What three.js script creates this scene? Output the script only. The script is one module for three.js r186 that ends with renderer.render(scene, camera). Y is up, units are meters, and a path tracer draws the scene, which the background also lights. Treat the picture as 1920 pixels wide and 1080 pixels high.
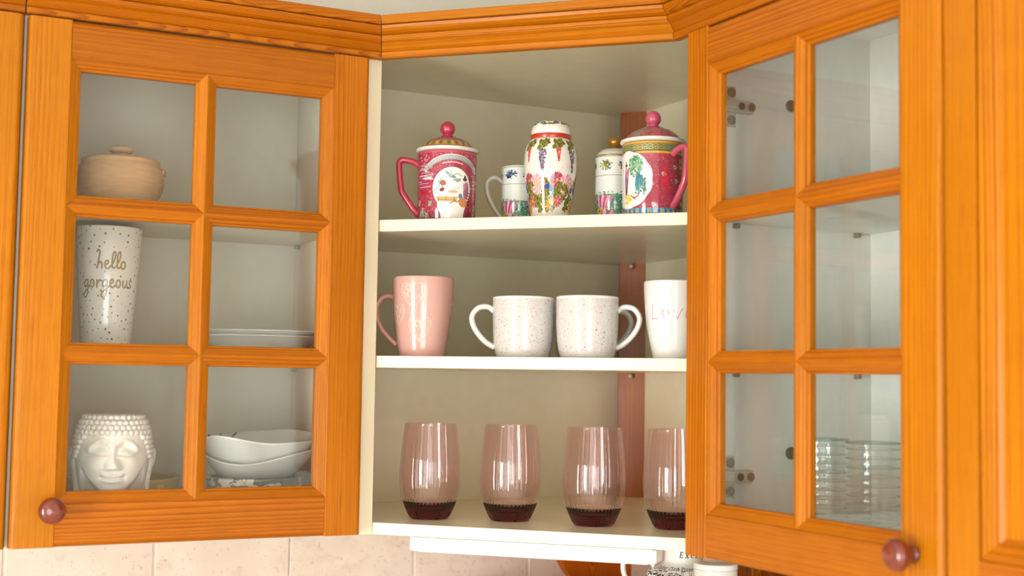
import * as THREE from 'three';
import { RoundedBoxGeometry } from 'three/addons/geometries/RoundedBoxGeometry.js';
import { mergeGeometries, toCreasedNormals as creasedInUnits } from 'three/addons/utils/BufferGeometryUtils.js';
import { RectAreaLightUniformsLib } from 'three/addons/lights/RectAreaLightUniformsLib.js';

// ---------------------------------------------------------------- camera, sky, window light, exposure
const scene = new THREE.Scene();
const renderer = new THREE.WebGLRenderer({ antialias: true });
renderer.toneMapping = THREE.LinearToneMapping;
renderer.toneMappingExposure = 1.12;
renderer.shadowMap.enabled = true;
const Y0 = 1.4;                                   // height of the cabinet doors' lower edge above the floor
const camera = new THREE.PerspectiveCamera(2 * Math.atan(540 / 2517.6) * 180 / Math.PI, 16 / 9, 0.05, 60);
camera.rotation.set(0.06729, -0.46815, 0.01452, 'YXZ');
camera.position.set(-1.3819, Y0 + 0.2339, 2.2298);
camera.focus = 2.08; camera.userData.fStop = 3.6;
scene.background = new THREE.Color(0.80, 0.90, 1.0);
scene.backgroundIntensity = 6;
RectAreaLightUniformsLib.init();
function daylight(w, h, pos, look, intensity) {
  const l = new THREE.RectAreaLight(new THREE.Color(1.0, 0.975, 0.94), intensity, w, h);
  l.name = 'window_daylight'; l.position.set(...pos); l.lookAt(...look); scene.add(l);
}
const WIN = { z0: 1.75, z1: 2.7, y0: 0.12, y1: 1.9, x: -4.0 };           // window in the wall opposite the right-hand cabinets
const WIN2 = { x0: -3.0, x1: -1.2, y0: 0.12, y1: 1.9, z: 4.5 };         // window in the wall behind the photographer
daylight(WIN.z1 - WIN.z0, WIN.y1 - WIN.y0, [WIN.x - 0.14, (WIN.y0 + WIN.y1) / 2, (WIN.z0 + WIN.z1) / 2], [0, (WIN.y0 + WIN.y1) / 2, (WIN.z0 + WIN.z1) / 2], 26);
daylight(WIN2.x1 - WIN2.x0, WIN2.y1 - WIN2.y0, [(WIN2.x0 + WIN2.x1) / 2, (WIN2.y0 + WIN2.y1) / 2, WIN2.z + 0.14], [(WIN2.x0 + WIN2.x1) / 2, (WIN2.y0 + WIN2.y1) / 2, 0], 2.6);

// ---------------------------------------------------------------- helpers
function rng(seed) { let a = seed >>> 0; return () => { a = (a + 0x6D2B79F5) | 0; let t = Math.imul(a ^ (a >>> 15), 1 | a); t = (t + Math.imul(t ^ (t >>> 7), 61 | t)) ^ t; return ((t ^ (t >>> 14)) >>> 0) / 4294967296; }; }
const R = rng(71);
const clamp = (x, a = 0, b = 1) => Math.min(b, Math.max(a, x));
const lerp = (a, b, t) => a + (b - a) * t;
const sstep = (a, b, x) => { const t = clamp((x - a) / (b - a)); return t * t * (3 - 2 * t); };
const gs = (x, s) => Math.exp(-(x * x) / (2 * s * s));
function hash2(i, j, s) { let h = Math.imul(i, 374761393) + Math.imul(j, 668265263) + Math.imul(s, 2147483647) | 0; h = Math.imul(h ^ (h >>> 13), 1274126177); return ((h ^ (h >>> 16)) >>> 0) / 4294967296; }
function vnoise(x, y, s = 1) {
  const i = Math.floor(x), j = Math.floor(y), u = x - i, v = y - j, a = u * u * (3 - 2 * u), b = v * v * (3 - 2 * v);
  return lerp(lerp(hash2(i, j, s), hash2(i + 1, j, s), a), lerp(hash2(i, j + 1, s), hash2(i + 1, j + 1, s), a), b);
}
const fbm = (x, y, s = 1, o = 4) => { let f = 0, a = 0.5, n = 0; for (let k = 0; k < o; k++) { f += a * vnoise(x, y, s + k); n += a; a *= 0.5; x *= 2.03; y *= 2.03; } return f / n; };
const toCreasedNormals = (g, a) => creasedInUnits(g.scale(2000, 2000, 2000), a).scale(1 / 2000, 1 / 2000, 1 / 2000);   // its vertex matching is too coarse for millimetres
const counts = {};
const numbered = (n) => { const k = counts[n] ?? 0; counts[n] = k + 1; return k ? `${n}_${String(k).padStart(3, '0')}` : n; };
function thing(name, label, category, pos = [0, 0, 0], turn = 0, group) {
  const o = new THREE.Group(); o.name = numbered(name); o.position.set(...pos); o.rotation.y = turn;
  o.userData = { label, category }; if (group) o.userData.group = group; scene.add(o); return o;
}
function part(parent, name, geo, mat, label) {
  const m = new THREE.Mesh(geo, mat); m.name = name; m.castShadow = m.receiveShadow = true; if (label) m.userData.label = label; parent.add(m); return m;
}
function structure(name, geo, mat) { const m = new THREE.Mesh(geo, mat); m.name = name; m.userData.kind = 'structure'; m.castShadow = m.receiveShadow = true; scene.add(m); return m; }
function copy(src, name, label, pos, turn, group) {
  const o = src.clone(); o.name = numbered(name); o.userData = { ...src.userData, label }; if (group) o.userData.group = group;
  o.position.set(...pos); o.rotation.y = turn; scene.add(o); return o;
}
function canvasTex(w, h, fn, repeat) {
  const c = document.createElement('canvas'); c.width = w; c.height = h; fn(c.getContext('2d'), w, h);
  const t = new THREE.CanvasTexture(c); t.colorSpace = THREE.SRGBColorSpace; t.wrapS = THREE.RepeatWrapping; t.wrapT = repeat ? THREE.RepeatWrapping : THREE.ClampToEdgeWrapping; t.anisotropy = 8; return t;
}
function dataTex(w, h, fn, srgb = true, wrap = THREE.MirroredRepeatWrapping) {
  const d = new Uint8Array(w * h * 4);
  for (let y = 0; y < h; y++) for (let x = 0; x < w; x++) { const c = fn(x / w, y / h), k = (y * w + x) * 4; d[k] = clamp(c[0], 0, 255); d[k + 1] = clamp(c[1], 0, 255); d[k + 2] = clamp(c[2], 0, 255); d[k + 3] = 255; }
  const t = new THREE.DataTexture(d, w, h); t.magFilter = THREE.LinearFilter; t.minFilter = THREE.LinearMipmapLinearFilter; t.generateMipmaps = true;
  if (srgb) t.colorSpace = THREE.SRGBColorSpace; t.wrapS = t.wrapT = wrap; t.needsUpdate = true; return t;
}
const box = (x0, x1, y0, y1, z0, z1, r = 0.0012) => { const g = r > 0 ? new RoundedBoxGeometry(x1 - x0, y1 - y0, z1 - z0, 2, Math.min(r, (x1 - x0) / 2.01, (y1 - y0) / 2.01, (z1 - z0) / 2.01)) : new THREE.BoxGeometry(x1 - x0, y1 - y0, z1 - z0); return g.translate((x0 + x1) / 2, (y0 + y1) / 2, (z0 + z1) / 2); };
const strip = (g) => { const o = g.index ? g.toNonIndexed() : g; for (const k of Object.keys(o.attributes)) if (!['position', 'normal', 'uv'].includes(k)) o.deleteAttribute(k); o.morphAttributes = {}; o.clearGroups(); return o; };
const merge = (list) => mergeGeometries(list.map(strip), false);
// wood: uv in metres, v along the grain
const WOOD_U = 0.30, WOOD_V = 1.2;
function woodUV(g, axis, ou = R() * 3, ov = R() * 3) {
  g = strip(g); const p = g.attributes.position, n = g.attributes.normal, uv = new Float32Array(p.count * 2);
  const ax = { x: 0, y: 1, z: 2 }[axis], a = (ax + 1) % 3, b = (ax + 2) % 3;
  for (let f = 0; f < p.count; f += 3) {
    let na = 0, nb = 0, ng = 0; for (let k = 0; k < 3; k++) { na += Math.abs(n.getComponent(f + k, a)); nb += Math.abs(n.getComponent(f + k, b)); ng += Math.abs(n.getComponent(f + k, ax)); }
    for (let k = 0; k < 3; k++) {
      const pa = p.getComponent(f + k, a), pb = p.getComponent(f + k, b), pg = p.getComponent(f + k, ax); let u, v;
      if (ng > na && ng > nb) { u = pa; v = pb * 0.3; } else { u = na > nb ? pb : pa; v = pg; }
      uv[(f + k) * 2] = u / WOOD_U + ou; uv[(f + k) * 2 + 1] = v / WOOD_V + ov;
    }
  }
  g.setAttribute('uv', new THREE.BufferAttribute(uv, 2)); return g;
}
function extrudeY(pts, y0, y1, bevel = 0) {       // polygon in x,z swept upwards
  const s = new THREE.Shape(pts.map(([x, z]) => new THREE.Vector2(x, -z)));
  const g = new THREE.ExtrudeGeometry(s, { depth: y1 - y0 - 2 * bevel, bevelEnabled: bevel > 0, bevelThickness: bevel, bevelSize: bevel, bevelOffset: -bevel, bevelSegments: 2 });
  return g.rotateX(-Math.PI / 2).translate(0, y0 + bevel, 0);
}
// turned shape; uv.v follows height, the inside takes one plain row near the top
function lathe(pts, nOuter = pts.length, seg = 72, crease = 0.6) {
  const g = new THREE.LatheGeometry(pts.map(([r, y]) => new THREE.Vector2(Math.max(r, 1e-5), y)), seg, -Math.PI, Math.PI * 2);
  const n = pts.length, y = pts.slice(0, nOuter).map((p) => p[1]), lo = Math.min(...y), hi = Math.max(...y), uv = g.attributes.uv;
  for (let i = 0; i < uv.count; i++) { const j = i % n; uv.setY(i, j < nOuter ? lerp(0.002, 0.998, (pts[j][1] - lo) / (hi - lo)) : 0.999); }
  return crease ? toCreasedNormals(g, crease) : g;
}
const smooth = (pts, n = 24) => new THREE.SplineCurve(pts.map((p) => new THREE.Vector2(...p))).getPoints(n).map((v) => [v.x, v.y]);
function vessel(outer, t, floor, lip = 0.5) {      // outer wall given bottom to top -> closed profile with a rounded lip
  const [rt, yt] = outer[outer.length - 1], prof = [[0, outer[0][1]], ...outer];
  for (let k = 1; k <= 5; k++) { const a = Math.PI * k / 5; prof.push([rt - t / 2 + Math.cos(a) * t / 2, yt + Math.sin(a) * t * lip]); }
  const nOut = outer.length + 1;
  for (let i = outer.length - 1; i >= 0; i--) { const [r, y] = outer[i]; if (y < floor + 0.004) break; prof.push([Math.max(r - t, 0.002), y]); }
  const last = prof[prof.length - 1]; prof.push([last[0] * 0.93, floor], [0, floor]); return [prof, nOut];
}
function tube(pts, r, flat = 1.35, n = 48, type = 'catmullrom', tens = 0.5) {
  const g = new THREE.TubeGeometry(new THREE.CatmullRomCurve3(pts.map((p) => new THREE.Vector3(p[0], p[1], p[2] ?? 0)), false, type, tens), n, r, 14, false);
  return g.scale(1, 1, flat);
}
const ball = (r, x = 0, y = 0, z = 0, a = 24, b = 16) => new THREE.SphereGeometry(r, a, b).translate(x, y, z);

// ---------------------------------------------------------------- materials
const woodColor = (t, fiber, blotch, L, D) => [0, 1, 2].map((k) => lerp(L[k], D[k], t) * (0.95 + 0.10 * fiber) * (0.93 + 0.14 * blotch));
const LIGHT = [216, 134, 7], DARK = [142, 58, 1];
const ringLine = (q) => { const f = q - Math.floor(q); return Math.pow(f, 2.2) * (1 - sstep(0.93, 1, f)); };
const straightGrain = dataTex(1024, 1024, (u, v) => {
  const x = u * WOOD_U, y = v * WOOD_V, xs = x + 0.003 * fbm(x * 20, y * 2.2, 5, 3) + 0.004 * (fbm(x * 3, y * 0.9, 51, 2) - 0.5) * 4;
  const q = xs * 150 + 7 * fbm(x * 16, y * 0.30, 31, 3) + 1.3 * fbm(x * 70, y * 1.1, 9, 2), wide = sstep(0.25, 0.75, fbm(x * 22, y * 0.8, 17, 3));
  const fine = ringLine(xs * 520 + 3 * fbm(x * 40, y * 0.7, 23, 2)) * 0.30, pore = sstep(0.74, 0.86, vnoise(x * 1500, y * 22, 91)) * 0.16;
  return woodColor(clamp(ringLine(q) * lerp(0.12, 0.62, wide) + fine * lerp(1, 0.4, wide) + pore + 0.08 * fbm(x * 400, y * 7, 3, 2)), vnoise(x * 1800, y * 30, 41), fbm(x * 12, y * 2.4, 61, 3), LIGHT, DARK);
});
const flameGrain = dataTex(1024, 1024, (u, v) => {
  const x = u * WOOD_U, y = v * WOOD_V, wob = 0.020 * (fbm(x * 9, y * 3.2, 7, 3) - 0.5);
  const c = (Math.floor(x / 0.075) + 0.5) * 0.075, dx = (x - c) * (1 + 0.3 * fbm(x * 8, y * 2, 12, 2)), d = 0.018 + 0.055 * Math.abs(((y * 1.3 + Math.floor(x / 0.075) * 0.37) % 1) - 0.5) + wob;
  const q = Math.sqrt(dx * dx * 2.4 + d * d) * 330;
  return woodColor(clamp(ringLine(q) * 0.62 + 0.12 * fbm(x * 300, y * 8, 3, 2)), vnoise(x * 1800, y * 30, 43), fbm(x * 12, y * 2.4, 67, 3), LIGHT, DARK);
});
const wood = (map, color, rough = 0.46) => new THREE.MeshPhysicalMaterial({ map, color, roughness: rough, specularIntensity: 0.38, clearcoat: 0.12, clearcoatRoughness: 0.18, bumpMap: map, bumpScale: 0.00025 });
const M = {};
M.stile = wood(straightGrain, new THREE.Color(0.84, 0.86, 0.42));
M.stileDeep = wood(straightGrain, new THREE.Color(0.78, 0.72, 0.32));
M.rail = wood(straightGrain, new THREE.Color(0.72, 0.63, 0.26));
M.muntin = wood(straightGrain, new THREE.Color(0.80, 0.78, 0.36));
M.crown = wood(flameGrain, new THREE.Color(0.72, 0.63, 0.26));
M.batten = wood(straightGrain, new THREE.Color(0.66, 0.55, 0.9), 0.45);
M.rack = wood(flameGrain, new THREE.Color(0.92, 0.64, 0.32), 0.4);
M.rackDark = wood(straightGrain, new THREE.Color(0.55, 0.32, 0.20), 0.45);
M.knob = new THREE.MeshPhysicalMaterial({ map: dataTex(128, 128, (u, v) => { const t = fbm(u * 4, v * 26, 3, 3); return [lerp(86, 150, t), lerp(28, 58, t), lerp(14, 26, t)]; }), roughness: 0.28, clearcoat: 0.8, clearcoatRoughness: 0.1 });
const speckle = (rgb, amp, f, seed) => dataTex(256, 256, (u, v) => { const n = 1 + amp * (fbm(u * f, v * f, seed, 4) - 0.5); return rgb.map((c) => c * n); });
M.melamine = new THREE.MeshPhysicalMaterial({ map: speckle([241, 231, 201], 0.03, 40, 3), roughness: 0.2, specularIntensity: 1 });
M.melamineWhite = new THREE.MeshPhysicalMaterial({ map: speckle([226, 216, 196], 0.03, 40, 13), roughness: 0.4, specularIntensity: 0.8 });
M.melamineCool = new THREE.MeshPhysicalMaterial({ map: speckle([238, 238, 230], 0.03, 40, 16), roughness: 0.4, specularIntensity: 0.8 });
M.wall = new THREE.MeshStandardMaterial({ map: speckle([233, 226, 214], 0.04, 30, 4), roughness: 0.9 });
M.ceiling = new THREE.MeshStandardMaterial({ map: speckle([242, 240, 235], 0.02, 30, 5), roughness: 0.95 });
M.floor = new THREE.MeshStandardMaterial({ map: speckle([206, 186, 160], 0.10, 12, 6), roughness: 0.5 });
M.grout = new THREE.MeshStandardMaterial({ map: speckle([244, 236, 224], 0.05, 60, 8), roughness: 0.85 });
const tileTex = [0, 1, 2].map((k) => dataTex(256, 256, (u, v) => {
  const n = fbm(u * 5 + k * 7, v * 6, 20 + k, 5), s = sstep(0.60, 0.74, fbm(u * 13 + k * 3, v * 13, 33 + k, 4)), d = sstep(0.72, 0.8, fbm(u * 40, v * 40, 55 + k, 3));
  return [lerp(224, 238, n) - 5 * s - 16 * d, lerp(204, 222, n) - 9 * s - 20 * d, lerp(188, 208, n) - 10 * s - 20 * d];
}));
M.tile = tileTex.map((map) => new THREE.MeshPhysicalMaterial({ map, roughness: 0.32 }));
M.worktop = new THREE.MeshPhysicalMaterial({ map: speckle([232, 226, 214], 0.06, 60, 15), roughness: 0.35 });
M.metal = new THREE.MeshStandardMaterial({ map: speckle([204, 198, 180], 0.1, 20, 9), roughness: 0.35, metalness: 0.2 });
M.screw = new THREE.MeshStandardMaterial({ map: speckle([126, 118, 102], 0.2, 20, 10), roughness: 0.4, metalness: 0.25 });
M.pin = new THREE.MeshStandardMaterial({ map: speckle([150, 146, 134], 0.1, 20, 11), roughness: 0.4, metalness: 0.7 });
M.glass = new THREE.MeshPhysicalMaterial({ color: new THREE.Color(0.985, 0.995, 0.99), roughness: 0.0, transmission: 1, thickness: 0, ior: 1.5 });
M.plastic = new THREE.MeshPhysicalMaterial({ map: speckle([243, 244, 241], 0.015, 30, 12), roughness: 0.35 });
M.frameWhite = new THREE.MeshPhysicalMaterial({ color: 0xf2f2ee, roughness: 0.4 });
const china = (map, color = 0xffffff, rough = 0.12) => new THREE.MeshPhysicalMaterial({ map, color, roughness: rough, clearcoat: 0.6, clearcoatRoughness: 0.06 });
M.whiteChina = china(speckle([226, 225, 220], 0.015, 20, 14));

// ---------------------------------------------------------------- the room
structure('floor', box(-4.2, 0.2, -0.1, 0, -0.2, 4.7, 0), M.floor);
structure('ceiling', box(-4.2, 0.2, 2.5, 2.6, -0.2, 4.7, 0), M.ceiling);
const wallLeft = structure('wall_left', box(-4.2, 0.2, 0, 2.5, -0.15, 0, 0), M.wall);
const wallRight = structure('wall_right', box(0, 0.2, 0, 2.5, 0, 4.7, 0), M.wall);
structure('wall_opposite', merge([box(-4.2, -4, 0, 2.5, 0, WIN.z0, 0), box(-4.2, -4, 0, 2.5, WIN.z1, 4.7, 0), box(-4.2, -4, 0, WIN.y0, WIN.z0, WIN.z1, 0), box(-4.2, -4, WIN.y1, 2.5, WIN.z0, WIN.z1, 0)]), M.wall);
structure('wall_behind', merge([box(-4, WIN2.x0, 0, 2.5, 4.5, 4.7, 0), box(WIN2.x1, 0, 0, 2.5, 4.5, 4.7, 0), box(WIN2.x0, WIN2.x1, 0, WIN2.y0, 4.5, 4.7, 0), box(WIN2.x0, WIN2.x1, WIN2.y1, 2.5, 4.5, 4.7, 0)]), M.wall);
function windowAt(name, w, h, pos, turn) {
  const o = new THREE.Group(); o.name = name; o.userData.kind = 'structure'; o.position.set(...pos); o.rotation.y = turn; scene.add(o);
  const f = 0.06, q = [];
  for (const [a, b, c, d] of [[-w / 2, -w / 2 + f, 0, h], [w / 2 - f, w / 2, 0, h], [-w / 2, w / 2, 0, f], [-w / 2, w / 2, h - f, h], [-0.045, 0.045, 0, h], [-w / 2, w / 2, h * 0.68, h * 0.68 + 0.05]]) q.push(box(a, b, c, d, -0.04, 0.03, 0.004));
  part(o, 'window_frame', merge(q), M.frameWhite);
  for (const [a, b] of [[-w / 2 + f, -0.045], [0.045, w / 2 - f]]) part(o, 'window_pane', box(a, b, f, h - f, -0.006, -0.002, 0), M.glass);
  part(o, 'window_sill', box(-w / 2 - 0.04, w / 2 + 0.04, -0.03, 0.0, -0.02, 0.16, 0.006), M.frameWhite);
}
windowAt('window_1', WIN.z1 - WIN.z0, WIN.y1 - WIN.y0, [WIN.x - 0.05, WIN.y0, (WIN.z0 + WIN.z1) / 2], Math.PI / 2);
windowAt('window_2', WIN2.x1 - WIN2.x0, WIN2.y1 - WIN2.y0, [(WIN2.x0 + WIN2.x1) / 2, WIN2.y0, WIN2.z + 0.05], Math.PI);
// splash-back: square tiles with pale recessed joints
{
  const grout = part(wallLeft, 'grout_bed', box(-2.2, -0.006, 0.95, Y0 - 0.008, 0, 0.004, 0), M.grout);
  part(wallRight, 'grout_bed', box(-0.004, 0, 0.95, Y0 - 0.008, 0.006, 1.9, 0), M.grout);
  const tg = (x0, x1, y0, y1) => { const g = box(x0, x1, y0, y1, 0.001, 0.0075, 0.0018); const p = g.attributes.position, uv = g.attributes.uv; for (let i = 0; i < p.count; i++) uv.setXY(i, (p.getX(i) - x0) / 0.228, (p.getY(i) - y0) / 0.228); return g; };
  const xs = [-1.588, -1.359, -1.1295, -0.9015, -0.6745, -0.4455, -0.2165];
  for (let r = 0; r < 2; r++) {
    const y1 = Y0 - 0.010 - r * 0.229, y0 = y1 - 0.225;
    xs.forEach((x, k) => part(wallLeft, 'tile', tg(x + 0.002, Math.min(x + 0.227, -0.008), y0, y1), M.tile[(k * 2 + r) % 3]));
    for (let k = 0; k < 4; k++) { const m = part(wallRight, 'tile', tg(0.010 + k * 0.229, 0.235 + k * 0.229, y0, y1), M.tile[(k + r + 1) % 3]); m.rotation.y = -Math.PI / 2; }
  }
}

// ---------------------------------------------------------------- cabinets
const H = 0.715, MW = 0.0148;                     // door height; width of one half of a glazing bar
const BAR = [[MW, -0.0215], [0, -0.0215], [0, -0.0125], [0.0008, -0.0113], [0.0034, -0.0103], [0.0038, -0.0085], [0.0046, -0.0078], [0.0095, -0.0052], [0.0128, -0.0036], [MW, -0.0030]];
function bead(rect, side, profile = BAR) {        // one mitred length of bead along a side of a pane
  const [x0, x1, y0, y1] = rect, P = [], U = [], ou = R() * 3, ov = R() * 3; let s = 0;
  const at = (d, z, e) => side === 'l' ? [x0 - d, e ? y1 + d : y0 - d, z] : side === 'r' ? [x1 + d, e ? y0 - d : y1 + d, z] : side === 'b' ? [e ? x0 - d : x1 + d, y0 - d, z] : [e ? x1 + d : x0 - d, y1 + d, z];
  for (let i = 0; i + 1 < profile.length; i++) {
    const [d0, z0] = profile[i], [d1, z1] = profile[i + 1], s1 = s + Math.hypot(d1 - d0, z1 - z0);
    const a = at(d0, z0, 0), b = at(d0, z0, 1), c = at(d1, z1, 1), d = at(d1, z1, 0), g = side === 'l' || side === 'r' ? 1 : 0;
    for (const [p, q] of [[a, s], [b, s], [c, s1], [a, s], [c, s1], [d, s1]]) { P.push(...p); U.push(q / WOOD_U + ou, p[g] / WOOD_V + ov); }
    s = s1;
  }
  const geo = new THREE.BufferGeometry(); geo.setAttribute('position', new THREE.Float32BufferAttribute(P, 3)); geo.setAttribute('uv', new THREE.Float32BufferAttribute(U, 2)); geo.computeVertexNormals();
  return geo;
}
const roundedProfile = (w, t, rOut) => {          // cross-section of a stile or rail: outer front edge well rounded, inner edge barely
  const s = new THREE.Shape(); s.moveTo(0, -t); s.lineTo(w, -t); s.lineTo(w, -0.0012); s.lineTo(w - 0.0012, 0); s.lineTo(rOut, 0); s.absarc(rOut, -rOut, rOut, Math.PI / 2, Math.PI, false); s.lineTo(0, -t); return s;
};
const stileGeo = (len, w) => { const g = new THREE.ExtrudeGeometry(roundedProfile(w, 0.022, 0.008), { depth: len, bevelEnabled: false, curveSegments: 6 }); g.applyMatrix4(new THREE.Matrix4().makeBasis(new THREE.Vector3(1, 0, 0), new THREE.Vector3(0, 0, 1), new THREE.Vector3(0, 1, 0))); const ix = g.index; const s = strip(g), p = s.attributes.position.array; for (let i = 0; i < p.length; i += 9) for (let k = 0; k < 3; k++) { const t = p[i + 3 + k]; p[i + 3 + k] = p[i + 6 + k]; p[i + 6 + k] = t; } s.computeVertexNormals(); return toCreasedNormals(s, 0.6); };
const flipX = (g, w) => { g.applyMatrix4(new THREE.Matrix4().makeRotationZ(Math.PI)); return g.translate(w, 0, 0); };
function knobOn(door, x, y) {
  const k = part(door, 'knob', lathe(smooth([[0.009, 0], [0.0095, 0.002], [0.0072, 0.006], [0.0068, 0.011], [0.0110, 0.015], [0.0166, 0.0205], [0.0176, 0.0255], [0.0150, 0.0315], [0.0085, 0.0352], [0.0001, 0.0364]], 40), undefined, 40, 0).rotateX(Math.PI / 2), M.knob, 'dark reddish wooden knob');
  k.position.set(x, y, 0); return k;
}
function glassDoor(parent, W, ws0, ws1, wt, wb, knobX, knobY, m0, m1) {
  const d = new THREE.Group(); d.name = 'door'; parent.add(d);
  const pw = (W - ws0 - ws1 - 2 * MW) / 2, ph = (H - wt - wb - 4 * MW) / 3, rects = [];
  for (let c = 0; c < 2; c++) for (let r = 0; r < 3; r++) { const x0 = ws0 + c * (pw + 2 * MW), y1 = H - wt - r * (ph + 2 * MW); rects.push({ c, r, b: [x0, x0 + pw, y1 - ph, y1] }); }
  const at = (c, r) => rects.find((q) => q.c === c && q.r === r).b;
  const s0 = woodUV(stileGeo(H, ws0 - MW), 'y'), s1 = woodUV(flipX(stileGeo(H, ws1 - MW), W).translate(0, H, 0), 'y');
  part(d, 'stile', merge([s0, ...[0, 1, 2].map((r) => bead(at(0, r), 'l'))]), m0);
  part(d, 'stile', merge([s1, ...[0, 1, 2].map((r) => bead(at(1, r), 'r'))]), m1);
  const rl = W - ws0 - ws1 + 2 * MW;
  const rail = (w) => stileGeo(rl, w).rotateZ(-Math.PI / 2);                                  // outer edge at y = 0, body downwards
  part(d, 'rail', merge([woodUV(rail(wt - MW).translate(ws0 - MW, H, 0), 'x'), ...[0, 1].map((c) => bead(at(c, 0), 't'))]), M.rail);
  part(d, 'rail', merge([woodUV(stileGeo(rl, wb - MW).rotateZ(Math.PI / 2).translate(ws1 === ws0 ? W - ws0 + MW : W - ws1 + MW, 0, 0), 'x'), ...[0, 1].map((c) => bead(at(c, 2), 'b'))]), M.rail);
  part(d, 'muntin', merge([0, 1, 2].flatMap((r) => [bead(at(0, r), 'r'), bead(at(1, r), 'l')])), M.muntin);
  for (let c = 0; c < 2; c++) for (let r = 0; r < 2; r++) part(d, 'muntin', merge([bead(at(c, r), 'b'), bead(at(c, r + 1), 't')]), M.rail);
  for (const { b } of rects) part(d, 'glass_pane', box(b[0] - 0.004, b[1] + 0.004, b[2] - 0.004, b[3] + 0.004, -0.0185, -0.0150, 0), M.glass);
  knobOn(d, knobX, knobY);
  return d;
}
const PANELBEAD = [[0, -0.012], [0.003, -0.0115], [0.0075, -0.0088], [0.0082, -0.0062], [0.0095, -0.0052], [0.016, -0.0038], [0.0168, -0.0018], [0.0215, -0.0010], [0.0218, -0.0022], [0.0255, -0.0022], [0.0255, 0]];
function panelDoor(parent, W, ws, knobX) {
  const d = new THREE.Group(); d.name = 'door'; parent.add(d);
  const m = 0.0255, rc = [ws + m, W - ws - m, 0.058 + m, H - 0.058 - m];
  part(d, 'stile', merge([woodUV(stileGeo(H, ws), 'y'), bead(rc, 'l', PANELBEAD)]), M.stile);
  part(d, 'stile', merge([woodUV(flipX(stileGeo(H, ws), W).translate(0, H, 0), 'y'), bead(rc, 'r', PANELBEAD)]), M.stile);
  part(d, 'rail', merge([woodUV(stileGeo(W - 2 * ws, 0.058).rotateZ(-Math.PI / 2).translate(ws, H, 0), 'x'), bead(rc, 't', PANELBEAD)]), M.rail);
  part(d, 'rail', merge([woodUV(stileGeo(W - 2 * ws, 0.058).rotateZ(Math.PI / 2).translate(W - ws, 0, 0), 'x'), bead(rc, 'b', PANELBEAD)]), M.rail);
  part(d, 'panel', woodUV(box(rc[0] - 0.004, rc[1] + 0.004, rc[2] - 0.004, rc[3] + 0.004, -0.020, -0.0118, 0.001), 'y'), M.stile);
  if (knobX) knobOn(d, knobX, 0.052);
  return d;
}
const S1 = 0.4725, S2 = 0.2655, S3 = 0.0155, ST = 0.018, CEIL = 0.745, TOPY = CEIL + ST, BOT = -0.0025, FRONT = 0.318;
function carcass(o, W, mat, tr = ST) {
  part(o, 'side_panel', box(0, ST, BOT, TOPY, 0.004, FRONT), mat); part(o, 'side_panel', box(W - tr, W, BOT, TOPY, 0.004, FRONT), mat);
  part(o, 'back_panel', box(ST, W - tr, BOT, TOPY, 0.004, 0.015, 0), mat);
  part(o, 'bottom_panel', box(ST, W - tr, BOT, S3, 0.015, FRONT), mat); part(o, 'top_panel', box(ST, W - tr, CEIL, TOPY, 0.015, FRONT), mat);
}
function shelf(o, W, y, mat, pins) {
  const s = part(o, 'shelf', box(ST + 0.0008, W - ST - 0.0008, y - ST, y, 0.016, 0.295), mat);
  for (const x of pins) for (const z of [0.044, 0.262]) part(s, 'shelf_pin', merge([box(x - 0.004, x + 0.004, y - ST - 0.0070, y - ST - 0.0002, z - 0.0040, z + 0.0040, 0.001), new THREE.CylinderGeometry(0.0025, 0.0025, 0.006, 12).rotateZ(Math.PI / 2).translate(x, y - ST - 0.005, z)]), M.pin);
  return s;
}
function hinge(o, y) {                             // cruciform mounting plate with its arm, on the left-hand side panel
  const g = (a, b, c, d, e, f) => box(a, b, c, d, e, f, 0.0015), x = ST;
  const h = part(o, 'hinge', merge([g(x, x + 0.0035, y - 0.029, y + 0.029, 0.262, 0.280), g(x, x + 0.011, y - 0.0085, y + 0.0085, 0.236, 0.312), g(x + 0.006, x + 0.0135, y - 0.006, y + 0.006, 0.268, 0.316)]), M.metal, 'steel concealed hinge with a cross-shaped plate');
  for (const [dy, z, r] of [[0.0195, 0.271, 0.0062], [-0.0195, 0.271, 0.0062], [0, 0.2415, 0.0052], [0, 0.2585, 0.0046]]) {
    const up = dy ? 0.0035 : 0.0108, q = [new THREE.CylinderGeometry(r, r, 0.0016, 24).rotateZ(Math.PI / 2).translate(x + up + 0.0008, y + dy, z), new THREE.TorusGeometry(r, 0.0008, 8, 24).rotateY(Math.PI / 2).translate(x + up + 0.0016, y + dy, z)];
    q.push(box(x + up + 0.0012, x + up + 0.0022, y + dy - r * 0.6, y + dy + r * 0.6, z - 0.0006, z + 0.0006, 0), box(x + up + 0.0012, x + up + 0.0022, y + dy - 0.0006, y + dy + 0.0006, z - r * 0.6, z + r * 0.6, 0));
    part(h, 'screw', merge(q), M.screw);
  }
}
const W = 0.503;
const cabL = thing('wall_cabinet', 'pine wall cabinet with a closed glass door, holding the white face planter and clay pot', 'cabinet', [-1.166, Y0, 0]);
carcass(cabL, W - 0.0045, M.melamineWhite, 0.0135);
shelf(cabL, W, S1, M.melamineWhite, [W - ST - 0.005, ST + 0.005]); shelf(cabL, W, S2, M.melamineWhite, [W - ST - 0.005, ST + 0.005]);
glassDoor(cabL, 0.4905, 0.0714, 0.0714, 0.0671, 0.0727, 0.0495, 0.051, M.stile, M.stileDeep).position.set(0.0036, 0, 0.34);
const WR = 0.4885, cabR = thing('wall_cabinet', 'pine wall cabinet with a closed glass door, holding the clear ridged tumblers', 'cabinet', [0, Y0, 0.684], -Math.PI / 2);
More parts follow.
